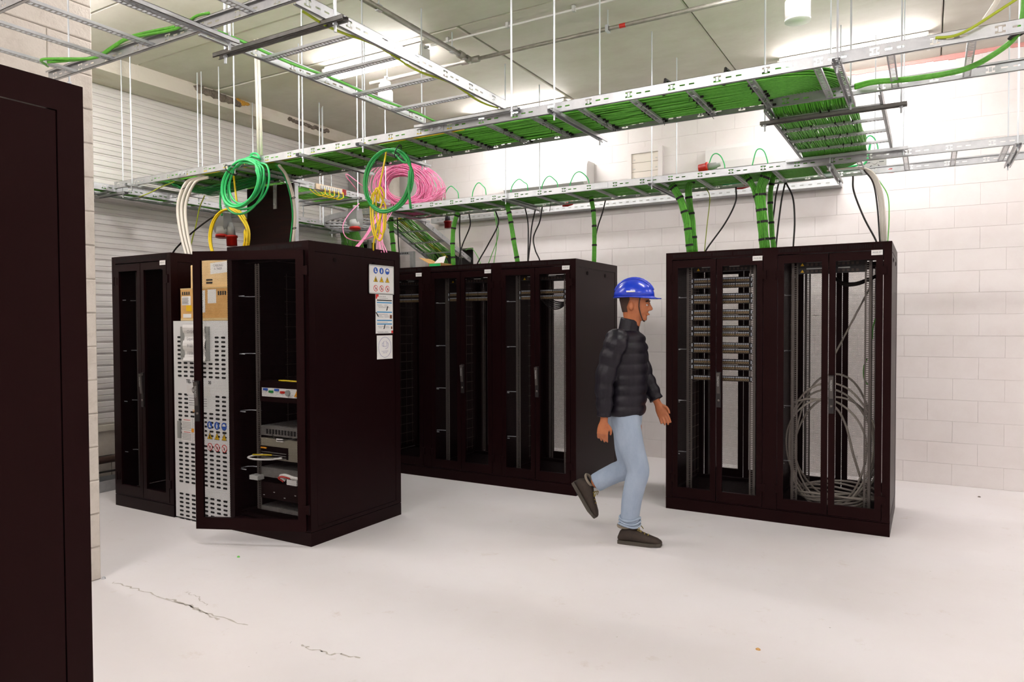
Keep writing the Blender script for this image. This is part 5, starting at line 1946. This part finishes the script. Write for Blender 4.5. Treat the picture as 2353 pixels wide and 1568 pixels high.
# ---- open box, frame and clutter behind the middle row
r = thing('open_carton', 'small open cardboard box on top of the left cabinet of the middle row', 'box', (-4.36, 5.95, 2.1))
q = np.array([-4.42, 5.85, 2.1])
b = MB()
for (x0, x1, y0, y1) in ((0, .16, 0, .004), (0, .16, .2, .204), (0, .004, 0, .204), (.156, .16, 0, .204)): b.box(q[0]+x0, q[0]+x1, q[1]+y0, q[1]+y1, q[2], q[2]+.05)
b.build('carton', M_CARD, r)
MB().prism([tuple(q+np.array(p)) for p in ((0, 0, .05), (.0, .2, .05), (-.12, .2, .11), (-.12, 0, .11))], (0, 0, .004)).build('flap', M_CARD, r)
B(q[0]+.01, q[0]+.15, q[1]-.003, q[1]-.001, q[2]+.005, q[2]+.045).build('green_label', M_GREEN2, r)
MB().prism([tuple(q+np.array(p)) for p in ((.02, .05, .045), (.15, .05, .045), (.13, .12, .13), (.05, .12, .12))], (0, .004, 0)).build('plastic_bag', M_CLEAR, r)
r = thing('strut_frame', 'galvanised strut frame behind the left cabinet of the middle row', 'frame', (-5.4, 7.0, 0))
x_ = P(948, 600, y=7.2)[0]+.0
B(x_-.03, x_+.03, 7.18, 7.22, 0, P(948, 578, y=7.2)[2]).build('post', M_STEEL, r)
b = MB()
z_ = P(930, 583, y=7.2)[2]
b.box(x_-.30, x_-.03, 7.18, 7.2, z_-.02, z_+.02)
for k in range(8): b.box(x_-.28+k*.03, x_-.265+k*.03, 7.178, 7.18, z_-.01, z_+.01, 1)
b.build('crossbar', [M_STEEL, M_SLOT], r)

# ---- corner pilaster and tall duct by the back left corner
xc_ = P(797, 450, y=7.5)[0]
struct(B(XL+.02, XL+.32, YB-.34, YB-.002, 0, ZC).build('trim_3', M_BEAM))
o = B(XL+.03, XL+.16, YB-.43, YB-.345, 0, ZC).build('grey_duct', M_GREYP)
tag(o, 'tall grey cable duct in the back left corner', 'duct')
o = MB().cyl((-6.22, 7.42, 0), (-6.22, 7.42, ZC), .11, n=28).build('round_column', M_WALL2, smooth=False)
for p_ in o.data.polygons: p_.use_smooth = len(p_.vertices) == 4
tag(o, 'round pale concrete column behind the pink and green drops', 'column')
r = thing('vertical_ladder', 'dark vertical cable ladder with green cables behind the open cabinet', 'cable tray', (-6.65, 7.2, 0))
for x in (-6.90, -6.44): B(x, x+.03, 7.18, 7.24, 0, 2.65).build('side_rail', M_STEELD, r)
for k in range(9): B(-6.87, -6.44, 7.2, 7.22, .2+.3*k, .23+.3*k).build('rung', M_STEELD, r)
b = MB()
for k in range(22): b.tube(spline([(-6.86+.013*k, 7.04, 2.815), (-6.86+.015*k, 7.13, 2.75), (-6.85+.018*k+rng.normal(0, .004), 7.165, 2.4), (-6.85+.018*k, 7.165, 1.5)], 4), .006, 5)
b.build('cables', M_GREEN, r, smooth=True)['kind'] = 'stuff'
B(-6.92, -6.40, 7.26, 7.30, 0, 2.62).build('back_board', M_RACKIN, r)

# ---- profiles lying on the floor by the left wall
r = thing('floor_tray', 'galvanised tray length lying on the floor against the left wall', 'cable tray', (-6.6, 3.6, 0))
b = MB()
b.box(-6.72, -6.718, 2.5, 4.6, 0, .1).box(-6.5, -6.498, 2.5, 4.6, 0, .1).box(-6.72, -6.498, 2.5, 4.6, 0, .002)
b.build('tray_body', M_STEEL, r)
o = MB().tube([(-6.84, 2.5, .23), (-6.84, 4.7, .23)], .035, 10).build('wall_pipe', mat('dark_pipe', '#4a332a', .6), smooth=True)
tag(o, 'dark pipe along the foot of the left wall behind the far left cabinet', 'pipe')
o = MB().tube(spline([(-6.7, 2.6, .13), (-6.66, 3.2, .12), (-6.72, 3.8, .14), (-6.66, 4.4, .12)], 6), .01, 6).build('floor_cable', M_BLK, smooth=True)
tag(o, 'black cable lying on the tray at the foot of the left wall', 'cable')
# anchor on the floor at the wall corner, bits of debris
q = P(236, 1330, z=0)
o = MB().cyl((q[0]+.01, q[1], .0), (q[0]+.01, q[1], .012), .012, .008, n=8).build('floor_bolt', M_STEEL2)
tag(o, 'small bolt on the floor at the corner of the block wall', 'bolt')
for k, (px, py, lb, m) in enumerate(((2250, 1143, 'grey crumb on the floor at right near the back wall', M_BROKEN), (1742, 1494, 'tiny brown crumb on the floor in the right foreground', M_CARD), (548, 1281, 'tiny green scrap on the floor in front of the white cabinet', M_LIME))):
    q = P(px, py, z=0)
    o = MB().rings([[(q[0]+rr*math.cos(a), q[1]+rr*.7*math.sin(a), z) for a in np.arange(6)*PI/3] for rr, z in ((.012, 0), (.01, .006), (.004, .009))]).build('floor_debris', m)
    tag(o, lb, 'debris')

# ================================================================== THE WALKING MAN
FW = np.array([.985, .17, 0])
FW /= np.linalg.norm(FW)
LF = np.array([-FW[1], FW[0], 0])
P0 = np.array([-1.745, 4.715, 0.])


def W(s, t, z): return P0+FW*s+LF*t+np.array([0, 0, z])


def limb(b, pts, n=12):
    """pts: (s, t, z, r_forward, r_side) ; rings are perpendicular to the limb"""
    c = np.array([W(*p[:3]) for p in pts])
    t = np.gradient(c, axis=0)
    t /= np.linalg.norm(t, axis=1)[:, None]
    rg = []
    for i, p in enumerate(pts):
        side = LF-t[i]*(LF@t[i])
        side /= np.linalg.norm(side)
        fwd = np.cross(side, t[i])
        rg.append([tuple(c[i]+fwd*p[3]*math.cos(a)+side*p[4]*math.sin(a)) for a in np.arange(n)*2*PI/n])
    # rounded ends
    b.rings(rg)
    return b


def fine(pts, k=4):
    return [tuple(q) for q in spline(np.array(pts), k)]


def solid(b, name, m, parent, voxel, smooth=3):
    me = b.mesh('tmp', m)
    o = bpy.data.objects.new('tmp', me)
    COL.objects.link(o)
    md = o.modifiers.new('r', 'REMESH')
    md.mode = 'VOXEL'
    md.voxel_size = voxel
    md.use_smooth_shade = True
    sm = o.modifiers.new('s', 'SMOOTH')
    sm.iterations = smooth
    sm.factor = .5
    dg = bpy.context.evaluated_depsgraph_get()
    out = bpy.data.meshes.new_from_object(o.evaluated_get(dg))
    bpy.data.objects.remove(o)
    out.name = name
    out.materials.clear()
    out.materials.append(m)
    out.polygons.foreach_set('use_smooth', np.ones(len(out.polygons), bool))
    return put(out, name, parent)


MAN = thing('person', 'man in a blue hard hat, navy quilted jacket and light jeans walking to the right', 'person', tuple(W(-.05, 0, 0)))
HIP = (-.09, .93)
# --- joints (forward, left, up)
RK, RA = (.015, -.085, .515), (-.035, -.085, .11)
LK, LA = (-.085, .085, .50), (-.345, .085, .355)
RS, RE, RWR = (-.115, -.185, 1.435), (-.185, -.235, 1.14), (-.19, -.225, .885)
LS, LE, LW = (-.085, .185, 1.435), (.0, .225, 1.15), (.095, .20, .965)

# --- body: one continuous figure (head, neck, trunk, limbs, hands)
b = MB()
hd = [(-.045, 0, 1.505, .055, .052), (-.04, 0, 1.545, .058, .054), (-.03, 0, 1.575, .075, .060), (-.02, 0, 1.60, .088, .066), (-.02, 0, 1.64, .096, .073),
      (-.025, 0, 1.69, .102, .077), (-.03, 0, 1.735, .100, .077), (-.035, 0, 1.775, .085, .068), (-.037, 0, 1.80, .05, .045), (-.037, 0, 1.81, .02, .018)]
rg = []
for (s, t, z, rf, rs) in hd:
    rg.append([tuple(W(s+rf*math.cos(a), t+rs*math.sin(a), z)) for a in np.arange(18)*2*PI/18])
b.rings(rg)
limb(b, fine([(-.075, 0, 1.42, .06, .065), (-.06, 0, 1.48, .056, .058), (-.045, 0, 1.56, .055, .055)], 3), 14)
b.rings([[tuple(W(.072+dx, dy, z)) for dx, dy in ((0, -.018), (d, -.012), (d+.004, 0), (d, .012), (0, .018))] for z, d in ((1.668, .004), (1.65, .014), (1.632, .024), (1.622, .026), (1.614, .012))])   # nose
b.rings([[tuple(W(-.005+.045+.02*math.cos(a), .03*math.sin(a), z)) for a in np.arange(8)*PI/4] for z in (1.545, 1.555, 1.575)])   # chin
for sd in (-1, 1):
    b.rings([[tuple(W(-.035+.018*k*math.cos(a), sd*(.072+dx), 1.645+.032*k*math.sin(a))) for a in np.arange(8)*PI/4] for dx, k in ((-.01, .8), (.012, 1.), (.016, .7))])     # ears
    b.rings([[tuple(W(.066+dx, sd*.032+.014*math.cos(a)*k, 1.668+.006*math.sin(a)*k)) for a in np.arange(8)*PI/4] for dx, k in ((0, 1), (.010, .9), (.014, .4))])        # brow ridge
b.rings([[tuple(W(.060+dx, .022*math.cos(a)*k, 1.588+.006*math.sin(a)*k)) for a in np.arange(8)*PI/4] for dx, k in ((0, 1), (.016, .9), (.021, .3))])                   # lips
# trunk under the clothes
limb(b, fine([(-.09, 0, .88, .09, .13), (-.09, 0, 1.0, .09, .13), (-.085, 0, 1.2, .10, .14), (-.095, 0, 1.34, .08, .13), (-.09, 0, 1.42, .05, .07)], 3), 16)
for (s_, e_, w_) in ((RS, RE, RWR), (LS, LE, LW)):
    limb(b, fine([(s_[0], s_[1]*.6, s_[2]-.04, .035, .035), (s_[0], s_[1]*.95, s_[2]-.05, .04, .038), (*e_, .038, .036), ((e_[0]*.5+w_[0]*.5), (e_[1]+w_[1])/2, (e_[2]+w_[2])/2, .036, .034), (*w_, .027, .022)], 4), 12)
for (k_, a_, sd) in ((RK, RA, -1), (LK, LA, 1)):
    limb(b, fine([(-.09, sd*.07, .93, .08, .075), (-.06, sd*.085, .75, .07, .065), (*k_, .05, .048), ((k_[0]+a_[0])/2-.01, a_[1], (k_[2]+a_[2])/2, .048, .045), (*a_, .034, .034)], 4), 12)


def hand(b, w_, d, curl, side, sp=.0):
    """palm and five bent fingers; d unit direction (forward, up) of the palm in the walking plane"""
    w_ = W(*w_)
    dd = FW*d[0]+np.array([0, 0, d[1]])
    dd /= np.linalg.norm(dd)
    pf = np.cross(LF, dd)                       # towards the front edge of the hand
    if pf @ FW < 0: pf = -pf
    pn = LF*side                                # out of the palm (towards the thigh)
    def rng_(c, a, e1, e2, ra, rb, n=10): return [tuple(c+e1*ra*math.cos(q)+e2*rb*math.sin(q)) for q in np.arange(n)*2*PI/n]
    b.rings([rng_(w_+dd*x, 0, pf, pn, ra, rb) for x, ra, rb in ((-.02, .026, .021), (.01, .029, .020), (.04, .040, .017), (.075, .042, .015), (.095, .040, .013))])
    for i, (o, ln) in enumerate(((.031, .078), (.011, .088), (-.010, .082), (-.030, .064))):
        base = w_+dd*.085+pf*o
        ang = curl*(1+.12*i)
        p = [base]
        dirv = dd+pf*o*1.2
        dirv /= np.linalg.norm(dirv)
        for j, fr_ in enumerate((.45, .32, .23)):
            ca, sa = math.cos(ang*.8), math.sin(ang*.8)
            dirv = dirv*ca-pn*-1*sa*.0+pn*sa
            dirv /= np.linalg.norm(dirv)
            p.append(p[-1]+dirv*ln*fr_)
        b.tube(spline(p, 3), np.linspace(.0098, .0072, 10), 8)
    p = [w_+dd*.022+pf*.024, w_+dd*.045+pf*.047+pn*.008, w_+dd*.072+pf*.053+pn*.018, w_+dd*.094+pf*.050+pn*.026]
    b.tube(spline(p, 3), np.linspace(.0125, .008, 10), 8)


hand(b, (LW[0]+.010, LW[1], LW[2]-.02), (.42, -.9), .32, -1)
hand(b, (RWR[0]-.002, RWR[1], RWR[2]-.02), (-.12, -1), .45, 1)
solid(b, 'body', M_SKIN, MAN, .0052, 4)
# eyes and brows
for sd in (-1, 1):
    c = W(.0585, sd*.034, 1.652)
    e = MB()
    e.rings([[tuple(c+FW*.004*k0+LF*.011*k*math.cos(a)+np.array([0, 0, .0065*k*math.sin(a)])) for a in np.arange(10)*2*PI/10] for k0, k in ((1, 1), (3, .8), (3.8, .3))])
    e.build('eye', mat('eye_white', '#d8cfc8', .3), MAN)
    MB().cyl(tuple(c+FW*.0145), tuple(c+FW*.0165), .005, n=8).build('iris', mat('eye_dark', '#2a1c14', .3), MAN)
    MB().tube([tuple(W(.068, sd*.018, 1.676)), tuple(W(.074, sd*.034, 1.682)), tuple(W(.062, sd*.05, 1.676))], .005, 6).build('eyebrow', M_HAIR, MAN)
# short hair round the back and temples
hb = MB()
for (z, f0, f1) in ((1.60, .0, 1),):
    pass
rg = []
for z, k in ((1.605, 1.03), (1.64, 1.045), (1.69, 1.05), (1.74, 1.045), (1.78, 1.04)):
    j = np.interp(z, [h[2] for h in hd], range(len(hd)))
    i0 = int(j)
    fr = j-i0
    s, t, _, rf, rs = [hd[i0][q]*(1-fr)+hd[min(i0+1, len(hd)-1)][q]*fr for q in range(5)]
    rg.append([tuple(W(s+rf*k*math.cos(a), rs*k*math.sin(a), z)) for a in np.linspace(PI*.56 if z > 1.66 else PI*.66, 2*PI-(PI*.56 if z > 1.66 else PI*.66), 18)])
n = 18
vs = [p for r_ in rg for p in r_]
fs = [(i*n+q, i*n+q+1, (i+1)*n+q+1, (i+1)*n+q) for i in range(len(rg)-1) for q in range(n-1)]
hb.add(vs, fs)
hb.build('hair', M_HAIR, MAN, smooth=True)

# --- jeans
b = MB()
limb(b, fine([(-.095, 0, .80, .115, .145), (-.10, 0, .88, .128, .158), (-.095, 0, .96, .122, .152), (-.09, 0, 1.03, .115, .145)], 3), 18)
limb(b, fine([(-.085, -.075, .90, .105, .09), (-.055, -.088, .76, .098, .088), (-.02, -.088, .64, .086, .08), (*RK, .078, .072), (-.005, -.086, .42, .074, .07), (-.03, -.085, .30, .070, .066), (-.04, -.085, .20, .066, .062), (-.045, -.085, .125, .070, .066)], 4), 16)
limb(b, fine([(-.10, .075, .90, .105, .09), (-.10, .088, .76, .098, .088), (-.10, .088, .63, .086, .08), (LK[0], LK[1], LK[2], .080, .072), (-.175, .086, .452, .074, .07), (-.26, .085, .405, .070, .066), (-.325, .085, .365, .068, .064)], 4), 16)
jeans = solid(b, 'jeans', M_JEANS, MAN, .0075, 3)
# folds at ankle and behind the knee
b = MB()
for k, (z, s_, r_) in enumerate(((.135, -.045, .074), (.155, -.043, .072), (.178, -.042, .071))):
    b.tube([tuple(W(s_+r_*math.cos(a), -.085+(r_-.004)*math.sin(a), z+.008*math.sin(a*2+k))) for a in np.arange(20)*2*PI/20], .0075, 6, closed=True)
b.build('trouser_fold', M_JEANS, MAN, smooth=True)

# --- quilted jacket: torso with horizontal baffles, sleeves, collar
b = MB()
rows = []
for z in np.linspace(.885, 1.47, 48):
    f = np.interp(z, [.885, .95, 1.1, 1.25, 1.36, 1.43, 1.47], [.128, .136, .138, .145, .138, .112, .075])
    sd = np.interp(z, [.885, .95, 1.1, 1.25, 1.36, 1.43, 1.47], [.165, .172, .176, .190, .200, .175, .10])
    s = np.interp(z, [.885, 1.1, 1.3, 1.47], [-.098, -.09, -.095, -.075])
    q = .016*abs(math.sin((z-.885)/.073*PI))**.6
    rows.append([tuple(W(s+(f+q)*math.cos(a), (sd+q)*math.sin(a), z)) for a in np.arange(28)*2*PI/28])
b.rings(rows)
for (s_, e_, w_) in ((RS, RE, RWR), (LS, LE, LW)):
    base = fine([(s_[0]-.0, s_[1]*.75, s_[2]+.005, .072, .066), (s_[0], s_[1]*1.06, s_[2]-.045, .076, .07), ((s_[0]+e_[0])/2, (s_[1]+e_[1])/2*1.03, (s_[2]+e_[2])/2, .068, .062), (*e_, .060, .056),
                 ((e_[0]+w_[0])/2, (e_[1]+w_[1])/2, (e_[2]+w_[2])/2, .053, .049), (w_[0], w_[1], w_[2]+.01, .043, .039)], 8)
    base = [(a, c, d, r1+.011*abs(math.sin(i*.5)), r2+.011*abs(math.sin(i*.5))) for i, (a, c, d, r1, r2) in enumerate(base)]
    limb(b, base, 14)
rg = []
for z, r1, r2, s in ((1.44, .085, .09, -.075), (1.48, .072, .074, -.068), (1.53, .068, .066, -.058), (1.545, .066, .064, -.055)):
    rg.append([tuple(W(s+r1*math.cos(a), r2*math.sin(a), z+(.025*(1-math.cos(a))*.5 if z > 1.5 else 0))) for a in np.arange(20)*2*PI/20])
b.rings(rg)
solid(b, 'jacket', M_JACKET, MAN, .0062, 1)

# --- hard hat
b = MB()
HC = (-.03, 0, 1.715)
rg = []
for k in np.linspace(0, 1, 9):
    a = k*PI/2
    rr = math.cos(a)
    z = HC[2]+.125*math.sin(a)
    rg.append([tuple(W(HC[0]+(.142*rr)*math.cos(q), (.118*rr)*math.sin(q), z+.0*rr)) for q in np.arange(28)*2*PI/28])
b.rings(rg)
hat = b.build('hard_hat', M_HELMET, MAN, smooth=True)
b = MB()
n = 28
out = []
for lift, k in ((0, 1.0), (-.006, 1.0), (-.010, 1.035), (-.004, 1.045)):
    out.append([tuple(W(HC[0]+(.142*k+(.042*max(0, math.cos(q))**3 if k > 1.02 else 0))*math.cos(q), (.118*k)*math.sin(q), HC[2]+lift-(.012*max(0, math.cos(q)) if k > 1.02 else 0))) for q in np.arange(n)*2*PI/n])
b.rings(out, caps=False)
b.build('brim', M_HELMET, hat, smooth=True)
b = MB()
for t_ in (-.035, 0, .035):
    p = [tuple(W(HC[0]+.143*math.cos(a)*(1-.04*abs(t_)/.035), t_*(.6+.4*math.sin(a)), HC[2]+.128*math.sin(a)*(1-.06*abs(t_)/.035))) for a in np.linspace(.35, PI-.35, 14)]
    b.tube(p, .008, 6)
b.build('ridge', M_HELMET, hat, smooth=True)
for sd in (-1, 1):
    B(-.03, .03, -.006, .006, -.012, .012)
    c = W(HC[0], sd*.119, HC[2]+.03)
    MB().tube([tuple(c-FW*.03), tuple(c+FW*.03)], .006, 6).build('vent_slot', M_WHITE, hat)
b = MB()
b.tube(spline([W(.03, -.085, 1.71), W(.02, -.08, 1.64), W(.035, -.05, 1.56), W(.04, 0, 1.54), W(.035, .05, 1.56), W(.02, .08, 1.64), W(.03, .085, 1.71)], 4), .004, 5)
b.build('chin_strap', M_BLK, hat)


# --- work shoes
def shoe(name, A, pitch):
    """A ankle joint; pitch: rotation of the foot about the ankle (0 flat)"""
    cp, sp = math.cos(pitch), math.sin(pitch)

    def Q(x, y, z):       # foot frame: x to the toe, z up from the sole, ankle above x=0
        z -= .11
        return tuple(W(A[0]+x*cp+z*sp, A[1]+y, A[2]-x*sp*1.0+z*cp))
    st = [(-.088, .030, .030, .052), (-.075, .036, .012, .085), (-.04, .040, .012, .118), (.0, .042, .012, .125), (.04, .043, .012, .105), (.09, .047, .012, .082), (.14, .048, .012, .066), (.18, .042, .013, .054), (.205, .028, .018, .040), (.212, .014, .022, .032)]
    b = MB()
    rg = []
    for (x, hw, z0, z1) in st:
        m_ = (z0+z1)/2
        rg.append([Q(x, hw*math.copysign(abs(math.cos(a))**.7, math.cos(a)), m_+(z1-z0)/2*math.copysign(abs(math.sin(a))**.8, math.sin(a))) for a in np.arange(16)*2*PI/16])
    b.rings(rg)
    o = b.build(name, M_SHOE, MAN, smooth=True)
    b = MB()
    low, hi = [], []
    for sgn in (1, -1):
        for (x, hw, z0, z1) in (st if sgn > 0 else st[::-1]):
            low.append(Q(x, sgn*(hw+.003), .0 if x < .16 else .006))
            hi.append(Q(x, sgn*(hw+.004), .024 if x < .16 else .028))
    b.rings([low, hi])
    b.build('sole', M_SOLE, o)
    b = MB()
    for k in range(4):
        x = .045+.024*k
        z = np.interp(x, [s_[0] for s_ in st], [s_[3] for s_ in st])
        b.tube([Q(x, -.026, z-.010), Q(x+.004, 0, z+.004), Q(x, .026, z-.010)], .0035, 5)
        b.tube([Q(x, -.024, z-.008), Q(x+.02, .02, z-.012)], .003, 5)
    b.tube(spline([Q(.045, 0, .112), Q(.055, -.03, .13), Q(.075, -.045, .105), Q(.05, -.02, .11), Q(.06, .03, .125), Q(.08, .04, .10)], 4), .003, 5)
    b.build('laces', mat('lace', '#8a7a3a', .8), o)
    b = MB()
    b.tube([Q(-.045+.044*math.cos(a), .040*math.sin(a), .122+.004*math.sin(a)) for a in np.arange(16)*2*PI/16], .010, 6, closed=True)
    b.build('collar', mat('shoe_collar', '#8a7f70', .9), o, smooth=True)


shoe('shoe', RA, 0.)
shoe('shoe', (LA[0]-.015, LA[1], LA[2]-.015), 1.0)
